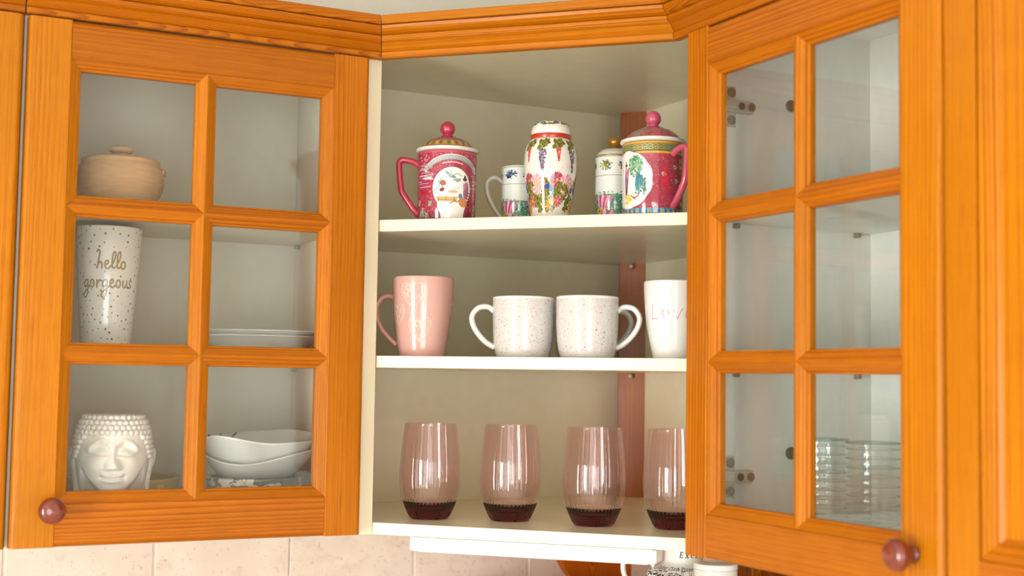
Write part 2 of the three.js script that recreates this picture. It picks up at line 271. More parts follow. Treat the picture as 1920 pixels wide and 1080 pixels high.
carcass(cabR, WR, M.melamineCool);
shelf(cabR, WR, S1, M.melamineCool, [ST + 0.005, WR - ST - 0.005]); shelf(cabR, WR, S2, M.melamineCool, [ST + 0.005, WR - ST - 0.005]);
hinge(cabR, 0.619); hinge(cabR, 0.103);
for (const y of [0.631, 0.134]) part(cabR, 'cam_bolt', merge([new THREE.CylinderGeometry(0.0085, 0.0085, 0.003, 28).rotateZ(Math.PI / 2).translate(ST + 0.0012, y, 0.164), box(ST + 0.002, ST + 0.0034, y - 0.006, y + 0.006, 0.163, 0.165, 0), new THREE.TorusGeometry(0.0078, 0.001, 8, 28).rotateY(Math.PI / 2).translate(ST + 0.0026, y, 0.164)]), M.screw);
glassDoor(cabR, 0.4778, 0.0665, 0.0735, 0.0671, 0.0727, 0.4365, 0.053, M.stileDeep, M.stile).position.set(0.0103, 0, 0.34);
const cabFarL = thing('wall_cabinet', 'pine wall cabinet cut off by the left edge, only its door stile in view', 'cabinet', [-1.670, Y0, 0]);
carcass(cabFarL, W, M.melamineWhite); panelDoor(cabFarL, 0.4990, 0.049, 0).position.set(0.0025, 0, 0.34);
const cabNear = thing('wall_cabinet', 'pine wall cabinet with a closed solid panelled door at the right edge', 'cabinet', [0, Y0, 1.1733], -Math.PI / 2);
carcass(cabNear, W, M.melamineWhite); panelDoor(cabNear, 0.4990, 0.0485, 0).position.set(0.0010, 0, 0.34);
// the open corner unit
const corner = thing('corner_cabinet', 'open cream corner cabinet without a door, its shelves full of mugs and tumblers', 'cabinet', [0, Y0, 0]);
const KF = 0.967, RZ = 0.658;
const pent = (K, x0, z1, x1, z0) => [[x0, z0], [x0, x0 + K], [z1 - K, z1], [x1, z1], [x1, z0]];
part(corner, 'side_panel', box(-0.6672, -0.645, BOT, TOPY, 0.004, 0.3180, 0.0006), M.melamine);
part(corner, 'side_panel', box(-0.309, -0.004, BOT, TOPY, RZ, RZ + 0.018), M.melamine);
part(corner, 'back_panel', box(-0.645, -0.004, BOT, TOPY, 0.004, 0.015, 0), M.melamine); part(corner, 'back_panel', box(-0.015, -0.004, BOT, TOPY, 0.015, RZ, 0), M.melamine);
part(corner, 'bottom_panel', extrudeY(pent(KF, -0.645, RZ, -0.015, 0.015), BOT, S3, 0.001), M.melamine);
part(corner, 'top_panel', extrudeY(pent(KF - 0.02, -0.645, RZ, -0.015, 0.015), CEIL, TOPY, 0.001), M.melamine);
const sh = [S1, S2].map((y) => part(corner, 'shelf', extrudeY(pent(KF - 0.003, -0.644, RZ - 0.001, -0.016, 0.016), y - ST, y, 0.001), M.melamine));
{
  const m = part(corner, 'corner_batten', woodUV(box(-0.026, 0.026, S3, CEIL, -0.022, 0, 0.001), 'y'), M.batten, 'reddish brown vertical wooden batten in the corner');
  m.position.set(-0.0335, 0, 0.0675); m.rotation.y = -Math.PI / 4;
  for (const y of [S1 - ST - 0.006, S2 - ST - 0.006]) { const s = part(m, 'shelf_pin', merge([ball(0.0045, 0, 0, 0.009), new THREE.CylinderGeometry(0.0024, 0.0024, 0.012, 12).rotateX(Math.PI / 2).translate(0, 0, 0.004)]), M.metal); s.position.set(0, y, 0); }
}

// ---------------------------------------------------------------- pale worktop and base units below the picture, which throw light up
{
  const t = thing('worktop', 'pale worktop running round the corner below the wall cabinets', 'worktop', [0, 0, 0]);
  part(t, 'slab', extrudeY([[-3.2, 0.008], [-3.2, 0.62], [-0.62, 0.62], [-0.62, 2.0], [-0.008, 2.0], [-0.008, 0.008]], 0.89, 0.93, 0.003), M.worktop);
  const b = thing('base_unit', 'pine base units below the worktop along the corner', 'cabinet', [0, 0, 0]);
  part(b, 'carcass', extrudeY([[-3.18, 0.01], [-3.18, 0.58], [-0.58, 0.58], [-0.58, 1.98], [-0.01, 1.98], [-0.01, 0.01]], 0.0, 0.889, 0.002), M.melamineWhite);
}

// ---------------------------------------------------------------- crown mouldings, mitred
const CR = [[0, 0.7190], [0.0125, 0.7190], [0.0140, 0.7205], [0.0143, 0.7275], [0.0100, 0.7288], [0.0150, 0.7340], [0.0200, 0.7395], [0.0262, 0.7425], [0.0266, 0.7435], [0.0284, 0.7440], [0.0286, 0.7495], [0.0240, 0.7506], [0.0290, 0.7525], [0.0335, 0.7545], [0.0375, 0.7585], [0.0388, 0.7630], [0.0335, 0.7644], [0.0412, 0.7650], [0.0420, 0.7662], [0.0420, 0.7768], [0.0408, 0.7782], [0, 0.7782]];
function crown(name, label, a, b, mat = M.crown) {                // a(p), b(p): where the two ends lie at projection p
  const P = [], U = [], ou = R() * 3, ov = R() * 3; let s = 0;
  const at = (f, i) => { const [x, z] = f(CR[i][0]); return new THREE.Vector3(x, CR[i][1], z); };
  const dir = at(b, 0).sub(at(a, 0)).normalize();
  for (let i = 0; i + 1 < CR.length; i++) {
    const q = [at(a, i), at(b, i), at(b, i + 1), at(a, i + 1)], s1 = s + Math.hypot(CR[i + 1][0] - CR[i][0], CR[i + 1][1] - CR[i][1]);
    for (const k of [0, 1, 2, 0, 2, 3]) { P.push(...q[k].toArray()); U.push((k < 2 ? s : s1) / WOOD_U + ou, q[k].dot(dir) / WOOD_V + ov); }
    s = s1;
  }
  const tri = THREE.ShapeUtils.triangulateShape(CR.map(([x, y]) => new THREE.Vector2(x, y)), []);
  for (const [f, flip] of [[a, 0], [b, 1]]) for (const t of tri) for (const k of flip ? [0, 2, 1] : [0, 1, 2]) { P.push(...at(f, t[k]).toArray()); U.push(CR[t[k]][0] / WOOD_U + ou, CR[t[k]][1] / WOOD_V + ov); }
  const g = new THREE.BufferGeometry(); g.setAttribute('position', new THREE.Float32BufferAttribute(P, 3)); g.setAttribute('uv', new THREE.Float32BufferAttribute(U, 2)); g.computeVertexNormals();
  const m = new THREE.Mesh(toCreasedNormals(g, 0.35), mat); m.name = numbered(name); m.position.y = Y0; m.userData = { label, category: 'moulding' }; m.castShadow = m.receiveShadow = true; scene.add(m);
}
const F0 = 0.3185;
const vL = (p) => [-0.6463 - 0.414 * p, F0 + p - 0.001], vL2 = (p) => [-0.6463 - 0.414 * p + 0.0006, F0 + p + 0.0004], vR = (p) => [-F0 - p, F0 - 0.001 + 0.9645 - 0.6363 + 0.414 * p];
crown('crown_moulding', 'pine crown moulding above the far left door stile', (p) => [-1.70, F0 + p], (p) => [-1.1675, F0 + p]);
crown('crown_moulding', 'pine crown moulding above the left glass door', (p) => [-1.1655, F0 + p], vL);
crown('crown_moulding', 'short pine crown moulding above the open corner shelves', vL2, (p) => { const [x, z] = vR(p); return [x - 0.0005, z - 0.0005]; }, M.muntin);
crown('crown_moulding', 'pine crown moulding above the right glass door, mitred to the corner one', (p) => { const [x, z] = vR(p); return [x, z]; }, (p) => [-F0 - p, 1.70]);

// ---------------------------------------------------------------- under the corner unit
{
  const t = thing('under_cabinet_light', 'slim white light fitting under the open corner cabinet, switched off', 'light', [-0.4737, Y0 + BOT, 0.4963], -Math.PI / 4);
  const half = 0.1840;
  part(t, 'housing', box(-half, half, -0.0205, -0.0003, -0.045, 0.0, 0.002), M.plastic);
  part(t, 'end_cap', box(half, half + 0.004, -0.0195, -0.0008, -0.044, -0.001, 0.0015), M.plastic);
  part(t, 'diffuser', box(-half + 0.01, half - 0.01, -0.0222, -0.0203, -0.040, -0.006, 0.0008), M.plastic);
}
// wooden rack fixed in the corner below, with its crockery
{
  const t = thing('corner_rack', 'orange pine corner rack with a scalloped edge below the corner cabinet', 'rack', [0, Y0, 0]);
  const s = new THREE.Shape(); s.moveTo(-0.008, -0.40); s.lineTo(-0.008, -0.030); s.lineTo(-0.185, -0.030); s.bezierCurveTo(-0.168, -0.075, -0.158, -0.115, -0.132, -0.135); s.bezierCurveTo(-0.10, -0.16, -0.20, -0.24, -0.19, -0.40);
  part(t, 'back_board', woodUV(new THREE.ExtrudeGeometry(s, { depth: 0.018, bevelEnabled: true, bevelSize: 0.002, bevelThickness: 0.002, bevelSegments: 2, curveSegments: 24 }).translate(0, 0, 0.011), 'y'), M.rack);
  part(t, 'shelf', woodUV(extrudeY([[-0.36, 0.034], [-0.36, 0.17], [-0.14, 0.60], [-0.034, 0.66], [-0.034, 0.034]], -0.150, -0.134, 0.002), 'x'), M.rack);
  const z0 = 0.392, z1 = 0.66, f = part(t, 'side_frame', merge([woodUV(box(-0.032, -0.010, -0.40, -0.020, z0, z0 + 0.0225, 0.003), 'y'), woodUV(box(-0.034, -0.010, -0.40, -0.030, z0 + 0.0245, z0 + 0.050, 0.003), 'y'), woodUV(box(-0.032, -0.010, -0.40, -0.020, z1 - 0.03, z1, 0.003), 'y'), woodUV(box(-0.032, -0.010, -0.050, -0.020, z0 + 0.05, z1 - 0.03, 0.003), 'z')]), M.crown);
  part(t, 'recessed_panel', woodUV(box(-0.016, -0.009, -0.40, -0.045, z0 + 0.045, z1 - 0.025, 0.001), 'y'), M.rackDark, 'dark stained recessed panel');
}

// ---------------------------------------------------------------- crockery
const CAM = camera.position;
const facing = (x, z) => Math.atan2(CAM.x - x, CAM.z - z);    // things on show are turned to the room
const TAU = Math.PI * 2;
function dot(c, x, y, r, col) { c.fillStyle = col; c.beginPath(); c.arc(x, y, r, 0, TAU); c.fill(); }
function oval(c, x, y, a, b, rot, col) { c.fillStyle = col; c.beginPath(); c.ellipse(x, y, a, b, rot, 0, TAU); c.fill(); }
function stroke(c, pts, w, col) { c.strokeStyle = col; c.lineWidth = w; c.lineCap = c.lineJoin = 'round'; c.beginPath(); pts.forEach(([x, y], i) => i ? c.lineTo(x, y) : c.moveTo(x, y)); c.stroke(); }
function curve(c, d, w, col, ox = 0, oy = 0, s = 1) { c.save(); c.translate(ox, oy); c.scale(s, s); c.strokeStyle = col; c.lineWidth = w / s; c.lineCap = c.lineJoin = 'round'; c.stroke(new Path2D(d)); c.restore(); }
function flower(c, r, x, y, R0, col, core, n = 14) {
  for (let ring = 4; ring >= 1; ring--) for (let k = 0; k < n; k++) { const a = TAU * k / n + ring * 0.4, q = R0 * (0.25 + ring * 0.19); oval(c, x + Math.cos(a) * q * 0.72, y + Math.sin(a) * q * 0.72, q * 0.32, q * 0.14, a, col[(k + ring) % col.length]); }
  dot(c, x, y, R0 * 0.2, core);
}
function leaf(c, r, x, y, s, cols) { for (let k = 0; k < 5; k++) { const a = -2.2 + k * 1.1 + r() * 0.4; oval(c, x + Math.cos(a) * s * 0.5, y + Math.sin(a) * s * 0.5, s * 0.55, s * 0.36, a, cols[k % cols.length]); } dot(c, x, y, s * 0.12, '#c9b75a'); }
function wisteria(c, r, x, y, L, cols) { for (let k = 0; k < 110; k++) { const t = r(), w = L * 0.20 * (1 - t) + L * 0.03; dot(c, x + (r() - 0.5) * 2 * w, y + t * L, L * 0.045, cols[Math.floor(r() * cols.length)]); } }

// --- two famille-rose lidded mugs
const ROSE = '#a8384e';
function roseGround(c, r, w, h, mode) {
  c.fillStyle = ROSE; c.fillRect(0, 0, w, h);
  for (let k = 0; k < (mode ? 1500 : 2300); k++) { const x = r() * w, y = r() * h, col = mode ? ['#8c7668', '#a08a72', '#7c6a60', '#d9566a'][Math.floor(r() * 4)] : ['#e2a3ac', '#efc9cb', '#8f2d46', '#d77f8d'][Math.floor(r() * 4)]; c.strokeStyle = col; c.lineWidth = 1.6; c.beginPath(); c.arc(x, y, 2 + r() * (mode ? 6 : 4), r() * 6, r() * 6 + 3.2); c.stroke(); }
}
const texA = canvasTex(1536, 560, (c, w, h) => {
  const r = rng(5); roseGround(c, r, w, h, 0);
  const s = w / TAU, cx = w / 2 + s * 0.20, cy = h * 0.51;
  for (const [x0, n] of [[cx - s * 1.05, 4], [cx + s * 1.1, 4], [cx - s * 2.4, 4], [cx + s * 2.3, 4]]) {      // clouds, roofs and trees down the flanks
    for (let k = 0; k < 26; k++) { const y = h * (0.2 + 0.32 * r()); stroke(c, [[x0 + (r() - 0.5) * s * 0.8, y], [x0 + (r() - 0.5) * s * 0.8, y + (r() - 0.5) * 8]], 5, ['#d9d3da', '#b9b7c8', '#e9e1e4'][k % 3]); }
    for (let k = 0; k < 12; k++) stroke(c, [[x0 - s * 0.3 + r() * s * 0.5, h * 0.56], [x0 - s * 0.3 + r() * s * 0.5, h * 0.60]], 7, '#b3261f');
    for (let k = 0; k < 9; k++) { const x = x0 + (r() - 0.5) * s * 0.6, y = h * (0.66 + 0.28 * r()); leaf(c, r, x, y, 24, ['#8fa08c', '#a9b4a0', '#76907c']); }
    stroke(c, [[x0 + 12, h * 0.62], [x0 - 4, h * 0.78], [x0 + 14, h]], 8, '#b1221f'); stroke(c, [[x0 - 4, h * 0.74], [x0 - 44, h * 0.70]], 6, '#b1221f');
  }
  { const R0 = s * 1.35, ay = h * 0.085 + R0, A = (k, n) => -Math.PI / 2 + lerp(-0.80, 0.80, k / n), pt = (a, q) => [cx + Math.cos(a) * (R0 + q), ay + Math.sin(a) * (R0 + q)];   // arched bridge with railings
    stroke(c, Array.from({ length: 40 }, (_, k) => pt(A(k, 39), 0)), 40, '#c9cccb'); stroke(c, Array.from({ length: 40 }, (_, k) => pt(A(k, 39), 20)), 5, '#e9e6e2'); stroke(c, Array.from({ length: 40 }, (_, k) => pt(A(k, 39), -20)), 5, '#6f6a70');
    for (let k = 0; k < 44; k++) stroke(c, [pt(A(k, 43), -16), pt(A(k, 43), 16)], 4, '#5d656c');
    stroke(c, Array.from({ length: 14 }, (_, k) => { const [x, y] = pt(-Math.PI / 2 + lerp(-0.3, 0.3, k / 13), -42); return [x, y]; }), 6, '#f0dfe2');
    for (const sx of [-1, 1]) for (let k = 0; k < 60; k++) dot(c, cx + sx * s * (0.8 + 0.5 * r()), h * (0.05 + 0.22 * r()), 4, ['#e8d3d6', '#cfb9c0', '#8f2d46'][k % 3]); }
  c.fillStyle = '#f2efe9'; c.strokeStyle = '#3a2a2e'; c.lineWidth = 4; c.beginPath(); c.moveTo(cx - s * 0.42, h); c.quadraticCurveTo(cx - s * 0.36, cy + h * 0.40, cx - s * 0.52, cy + h * 0.29); c.arc(cx, cy + h * 0.02, s * 0.70, Math.PI * 0.78, Math.PI * 2.22); c.quadraticCurveTo(cx + s * 0.36, cy + h * 0.40, cx + s * 0.42, h); c.closePath(); c.fill(); c.stroke();
  for (const sx of [-1, 1]) for (let k = 0; k < 4; k++) { c.strokeStyle = '#4a2030'; c.lineWidth = 4; c.strokeRect(cx + sx * s * 0.66 - 34 + k * 9, h * 0.86 + k * 8, 68 - k * 18, 62 - k * 14); }
  const q = s * 0.78, X = (u) => cx + u * q, Y = (v) => cy + h * 0.02 + v * q;
  for (let k = 0; k < 5; k++) oval(c, X(-0.22 + k * 0.12), Y(-0.62 + k * 0.07 + (k % 2) * 0.05), q * 0.13, q * 0.06, 0.7 - k * 0.3, ['#8fa9ac', '#a8b8ae', '#7d9aa0', '#9fae9e', '#8aa3b5'][k]);
  stroke(c, [[X(0.02), Y(-0.55)], [X(0.22), Y(-0.62)], [X(0.40), Y(-0.52)]], 7, '#8aa7a4'); stroke(c, [[X(-0.1), Y(-0.72)], [X(-0.06), Y(-0.5)]], 9, '#a3a8b0');
  oval(c, X(-0.42), Y(-0.22), q * 0.14, q * 0.11, 0.4, '#b05a40'); oval(c, X(-0.46), Y(0.06), q * 0.11, q * 0.08, -0.3, '#7a3f4a'); stroke(c, [[X(-0.9), Y(0.16)], [X(-0.6), Y(-0.05)], [X(-0.5), Y(-0.42)]], 7, '#8b9aa2'); stroke(c, [[X(-0.62), Y(-0.3)], [X(-0.4), Y(-0.02)]], 6, '#5e7a80');
  oval(c, X(0.02), Y(0.14), q * 0.22, q * 0.06, 0, '#e4b483'); c.fillStyle = '#d8ae74'; c.fillRect(X(-0.72), Y(0.34), q * 0.95, q * 0.10); c.fillStyle = '#c39757'; c.fillRect(X(-0.66), Y(0.44), q * 0.85, q * 0.09); for (const u of [-0.62, -0.30, 0.06]) { c.fillStyle = '#8a6f50'; c.fillRect(X(u), Y(0.36), q * 0.03, q * 0.17); }
  stroke(c, [[X(-0.1), Y(0.62)], [X(0.08), Y(0.52)], [X(0.2), Y(0.56)], [X(0.34), Y(0.46)]], 7, '#a4552e'); stroke(c, [[X(-0.2), Y(0.20)], [X(0.1), Y(0.05)], [X(0.3), Y(-0.06)]], 5, '#b9b2a0');
  oval(c, X(0.64), Y(0.10), q * 0.14, q * 0.40, 0.1, '#a2657c'); oval(c, X(0.58), Y(-0.12), q * 0.09, q * 0.16, 0, '#b77b8f'); oval(c, X(0.50), Y(0.56), q * 0.22, q * 0.20, 0.3, '#d48a4e'); oval(c, X(0.36), Y(0.32), q * 0.10, q * 0.12, 0, '#6f8fae');
  dot(c, X(0.56), Y(-0.30), q * 0.075, '#e8cdb8'); oval(c, X(0.58), Y(-0.40), q * 0.11, q * 0.07, 0, '#241a1c'); oval(c, X(0.58), Y(-0.50), q * 0.05, q * 0.07, 0, '#241a1c'); for (let k = 0; k < 5; k++) stroke(c, [[X(0.72), Y(0.15 + k * 0.12)], [X(0.84), Y(0.17 + k * 0.12)]], 7, '#3c2b33');
  c.fillStyle = '#c74f67'; c.fillRect(0, 0, w, 12);
});
const texE = canvasTex(1536, 560, (c, w, h) => {
  const r = rng(9); roseGround(c, r, w, h, 1); const s = w / TAU;
  for (let k = 0; k < 70; k++) flower(c, r, r() * w, h * (0.20 + 0.64 * r()), 20, ['#b9aa98', '#d8cdbc', '#8f8074'], '#4d6b4a', 8);
  for (let k = 0; k < 420; k++) dot(c, r() * w, r() * h, 3, ['#c8b27c', '#70655a', '#e0d2b2'][k % 3]);
  c.fillStyle = '#cf9a2e'; c.fillRect(0, 0, w, 86); c.fillStyle = '#57603c'; c.fillRect(0, 12, w, 58);
  for (let k = 0; k < 36; k++) { const x = k * w / 36, col = ['#e6d7a0', '#c7a348', '#9ab080', '#e0c070'][Math.floor(k / 2) % 4]; c.strokeStyle = col; c.lineWidth = 4; c.beginPath(); c.moveTo(x + 4, 62); c.lineTo(x + 4, 20); c.lineTo(x + 36, 20); c.lineTo(x + 36, 56); c.lineTo(x + 15, 56); c.lineTo(x + 15, 34); c.lineTo(x + 26, 34); c.lineTo(x + 26, 44); c.stroke(); }
  c.fillStyle = '#e3a53a'; c.fillRect(0, 76, w, 10);
  const cx = w / 2 - s * 0.93, cy = h * 0.50; c.fillStyle = '#f1efe9'; c.beginPath();
  for (let k = 0; k <= 160; k++) { const a = TAU * k / 160, q = 1 + 0.035 * Math.abs(Math.sin(a * 5)); const x = cx + Math.cos(a) * s * 0.92 * q, y = cy + Math.sin(a) * h * 0.385 * q; k ? c.lineTo(x, y) : c.moveTo(x, y); } c.fill(); c.strokeStyle = '#7c2a3c'; c.lineWidth = 4; c.stroke();
  const T = (u, v) => [cx + (u + 0.22) * s, cy + v * h];
  for (let k = 0; k < 90; k++) { const a = r() * TAU, q = Math.sqrt(r()), [x, y] = T(0.10 + Math.cos(a) * q * 0.28, -0.18 + Math.sin(a) * q * 0.14); oval(c, x, y, 13, 9, r() * 3, ['#5f9a72', '#7fb08a', '#4a8068', '#8fbf9a'][k % 4]); }
  for (let k = 0; k < 60; k++) { const [x, y] = T(0.30 + (r() - 0.5) * 0.36, 0.08 + (r() - 0.5) * 0.26); oval(c, x, y, 12, 8, r() * 3, ['#5f9a86', '#7aa88a', '#487a78'][k % 3]); }
  for (let k = 0; k < 5; k++) { const [x, y] = T(0.17 + k * 0.04, 0.02 + (k % 2) * 0.03); oval(c, x, y, 14, 62 - k * 5, 0.1, ['#3f7f96', '#5594a8', '#3a6f84', '#6aa5ae', '#467f8e'][k]); }
  { const [x, y] = T(-0.28, -0.02); oval(c, x, y + 18, 22, 88, 0.08, '#a84a76'); oval(c, x + 12, y - 40, 18, 40, 0.2, '#c46a8c'); oval(c, x - 6, y + 92, 16, 34, 0, '#6a3a34'); dot(c, x - 2, y - 86, 15, '#e6c9b2'); oval(c, x - 4, y - 102, 16, 10, 0, '#2a1c1c'); stroke(c, [[x - 14, y - 52], [x - 8, y - 128]], 9, '#3a2630'); oval(c, x - 16, y + 10, 10, 60, 0, '#3f6f8c'); }
  for (let k = 0; k < 40; k++) { const [x, y] = T(-0.28 + (r() - 0.3) * 0.34, 0.26 + (r() - 0.5) * 0.12); oval(c, x, y, 15, 6, 0.2, ['#e0c85a', '#d9b84a', '#e8dc8a'][k % 3]); }
  stroke(c, [T(-0.05, 0.22), T(0.10, 0.245), T(0.24, 0.21)], 9, '#a5402c'); stroke(c, [T(0.02, 0.25), T(0.14, 0.265)], 6, '#c96a3c');
  { const x = w / 2 + s * 0.42, y = h * 0.50; stroke(c, [[x, y - 92], [x - 20, y + 16], [x - 28, y + 70]], 9, '#e2262e'); stroke(c, [[x, y - 92], [x + 18, y + 16], [x + 30, y + 70]], 9, '#e2262e'); for (let k = 0; k < 5; k++) stroke(c, [[x - 22 - k, y - 20 + k * 20], [x + 22 + k, y - 20 + k * 20]], 5, '#e2262e'); }
  c.fillStyle = '#4d88b6'; c.fillRect(0, h * 0.885, w, h * 0.115);
  for (let k = 0; k < 30; k++) { const x = (k + 0.5) * w / 30; c.fillStyle = ['#6fb2c8', '#5a9ac0'][k % 2]; c.fillRect(x - 18, h * 0.885, 36, h); oval(c, x, h * 0.955, 12, 26, 0, '#e3b93a'); dot(c, x, h * 0.95, 5, '#8c2f2a'); dot(c, x, h * 0.985, 5, '#8c2f2a'); stroke(c, [[x - 24, h * 0.885], [x - 24, h]], 3, '#2f4f96'); }
});
const lidTex = (seed, band) => canvasTex(512, 128, (c, w, h) => { const r = rng(seed); roseGround(c, r, w, h, 1); for (let k = 0; k < 120; k++) dot(c, r() * w, r() * h, 2.5, ['#8f7a52', '#c9b27a', '#5f6a50'][k % 3]); if (band) { c.fillStyle = '#b98a3c'; c.fillRect(0, h * 0.52, w, h * 0.42); for (let k = 0; k < 40; k++) { c.fillStyle = ['#6d6a3c', '#d2b25e', '#8a5a34', '#a8a066'][k % 4]; c.fillRect(k * w / 40, h * 0.58, w / 60, h * 0.30); } } else for (let k = 0; k < 8; k++) { c.fillStyle = k % 2 ? '#8d7a6c' : '#c7556a'; c.fillRect(k * w / 8, h * 0.2, w / 22, h); } });
M.rose = china(null, '#b8324c', 0.16); M.roseLight = china(null, '#c2506a', 0.16);
function roseMug(name, label, x, z, tex, lid, knobMat, handleTurn, r, y, scale) {
  const t = thing(name, label, 'mug', [x, y, z], facing(x, z));
  const [prof, n] = vessel([[r * 0.955, 0], [r * 0.975, 0.003], [r * 0.985, 0.03], [r, 0.09], [r * 1.005, 0.1095]], 0.0036, 0.006);
  part(t, 'body', lathe(prof, n, 96), china(tex));
  const L = part(t, 'lid', lathe([[0, 0.1118], [r * 0.97, 0.1118], [r * 1.03, 0.1125], [r * 1.065, 0.1140], [r * 1.070, 0.1155], [r * 1.055, 0.1172], [r * 0.98, 0.1186], [r * 0.93, 0.1190]], undefined, 96), M.whiteChina, 'white rimmed domed lid');
  part(L, 'lid_dome', lathe(smooth([[r * 0.925, 0.1190], [r * 0.82, 0.1250], [r * 0.62, 0.1318], [r * 0.36, 0.1368], [0.012, 0.1386], [0.0001, 0.1388]], 24).reverse(), undefined, 72, 0), china(lid));
  part(L, 'knob', merge([ball(0.0118, 0, 0.1515, 0, 28, 20), new THREE.CylinderGeometry(0.0068, 0.0085, 0.008, 28).translate(0, 0.1402, 0)]), knobMat);
  const hd = part(t, 'handle', tube([[-r + 0.002, 0.093], [-r - 0.008, 0.0985], [-r - 0.0235, 0.1005], [-r - 0.0285, 0.0950], [-r - 0.0270, 0.072], [-r - 0.0245, 0.054], [-r - 0.0215, 0.047], [-r - 0.008, 0.027], [-r + 0.003, 0.014]], 0.0050, 1.15, 70, 'catmullrom', 0.35), knobMat, 'plain rose red angular handle');
  hd.rotation.y = handleTurn; return t;
}
roseMug('lidded_mug', 'rose red lidded porcelain mug, handle to the left, round white picture under an arched bridge', -0.532, 0.317, texA, lidTex(3, true), M.rose, 0, 0.0465, Y0 + S1);
roseMug('lidded_mug', 'rose red lidded porcelain mug with a gold key-pattern band, half hidden by the right door', -0.301, 0.552, texE, lidTex(4, false), M.roseLight, 2.3, 0.0460, Y0 + S1);

// --- flowered ginger jar
{
  const tex = canvasTex(1536, 700, (c, w, h) => {
    const r = rng(21), G = ['#6b6a1e', '#7e7c2c', '#55591c', '#8a8a3c']; c.fillStyle = '#e6e2da'; c.fillRect(0, 0, w, h);
    for (let k = 0; k < 10; k++) { const x = (k + 0.5) * w / 10, red = k % 2; leaf(c, r, x - 20, h * 0.10, 50, G); leaf(c, r, x + 34, h * 0.07, 40, G); wisteria(c, r, x, h * (0.13 + 0.03 * (1 - red)), h * (red ? 0.17 : 0.26), red ? ['#c4474c', '#d96a6a', '#b33640'] : ['#5b4a66', '#75647e', '#8c7a90', '#463a56']); }
    for (let k = 0; k < 220; k++) { const x = r() * w, y = h * (0.36 + 0.14 * vnoise(x / 90, 3, 8)) + (r() - 0.5) * 40; dot(c, x, y, 3, ['#dfb7b8', '#cfa3ac'][k % 2]); }
    for (let k = 0; k < 9; k++) curve(c, 'M0 0 C20 -16 34 6 22 16 C12 22 8 8 20 6', 2, '#b89aa4', k * w / 9 + 60, h * 0.34, 1.6);
    const n = 5;
    for (let j = 0; j < 130; j++) leaf(c, r, r() * w, h * (0.53 + 0.31 * r()), 34 + 14 * r(), G);
    for (let k = 0; k < n; k++) { const o = k * w / n - 30;
      flower(c, r, o + 48, h * 0.57, 84, ['#e0a6a8', '#eccac8', '#d4929a'], '#d7b35a', 26); flower(c, r, o + 250, h * 0.52, 66, ['#b0465a', '#c86a78', '#93384c'], '#e0b04a', 22);
      dot(c, o + 158, h * 0.64, 50, '#27418f'); for (let q = 0; q < 7; q++) oval(c, o + 158 + Math.cos(q * 0.5) * 28, h * 0.665 + Math.sin(q * 0.5) * 24, 15, 7, q * 0.5, '#dfe3ee'); dot(c, o + 158, h * 0.655, 13, '#d8c9a0');
      flower(c, r, o + 186, h * 0.815, 60, ['#dea52c', '#efc558', '#c98a1c'], '#9a3a1e', 14); flower(c, r, o + 268, h * 0.76, 54, ['#b34a5c', '#d27a80'], '#e0b04a', 12);
    }
    for (let j = 0; j < 34; j++) leaf(c, r, (j + 0.6 * r()) * w / 34, h * (0.55 + 0.32 * r()), 30 + 12 * r(), G);
    c.fillStyle = '#e6e2da'; c.fillRect(0, h * 0.90, w, h); c.fillRect(0, 0, w, h * 0.015);
  });
  const x = -0.407, z = 0.427, t = thing('ginger_jar', 'white lidded porcelain jar painted with flowers and hanging wisteria, red band at the lid', 'jar', [x, Y0 + S1, z], facing(x, z));
  const [prof, n] = vessel(smooth([[0.0270, 0], [0.0282, 0.004], [0.0310, 0.020], [0.0368, 0.050], [0.0404, 0.078], [0.0408, 0.098], [0.0385, 0.115], [0.0330, 0.1255], [0.0296, 0.1285]], 40), 0.0035, 0.006);
  part(t, 'body', lathe(prof, n, 96, 0.8), china(tex));
  part(t, 'neck_band', lathe([[0.0285, 0.1282], [0.0312, 0.1284], [0.0318, 0.1300], [0.0318, 0.1338], [0.0310, 0.1352], [0.028, 0.1354]], undefined, 72), china(null, '#bf3a22', 0.2), 'glossy orange red band');
  const lt = canvasTex(768, 256, (c, w, h) => { const r = rng(30); c.fillStyle = '#f1ece2'; c.fillRect(0, 0, w, h); for (let k = 0; k < 30; k++) leaf(c, r, r() * w, h * (0.04 + 0.34 * r()), 22, ['#6f6e1e', '#858232', '#4c561c']); for (let k = 0; k < 8; k++) flower(c, r, (k + 0.4) * w / 8, h * 0.26, 26, ['#3a3f78', '#5a5c92', '#2c2f5c'], '#d9c26a', 8); });
  part(t, 'lid', lathe(smooth([[0.0302, 0.1354], [0.0306, 0.1390], [0.0296, 0.1450], [0.0262, 0.1520], [0.0195, 0.1556], [0.0100, 0.1568], [0.0001, 0.1570]], 30), undefined, 72, 0), china(lt));
}
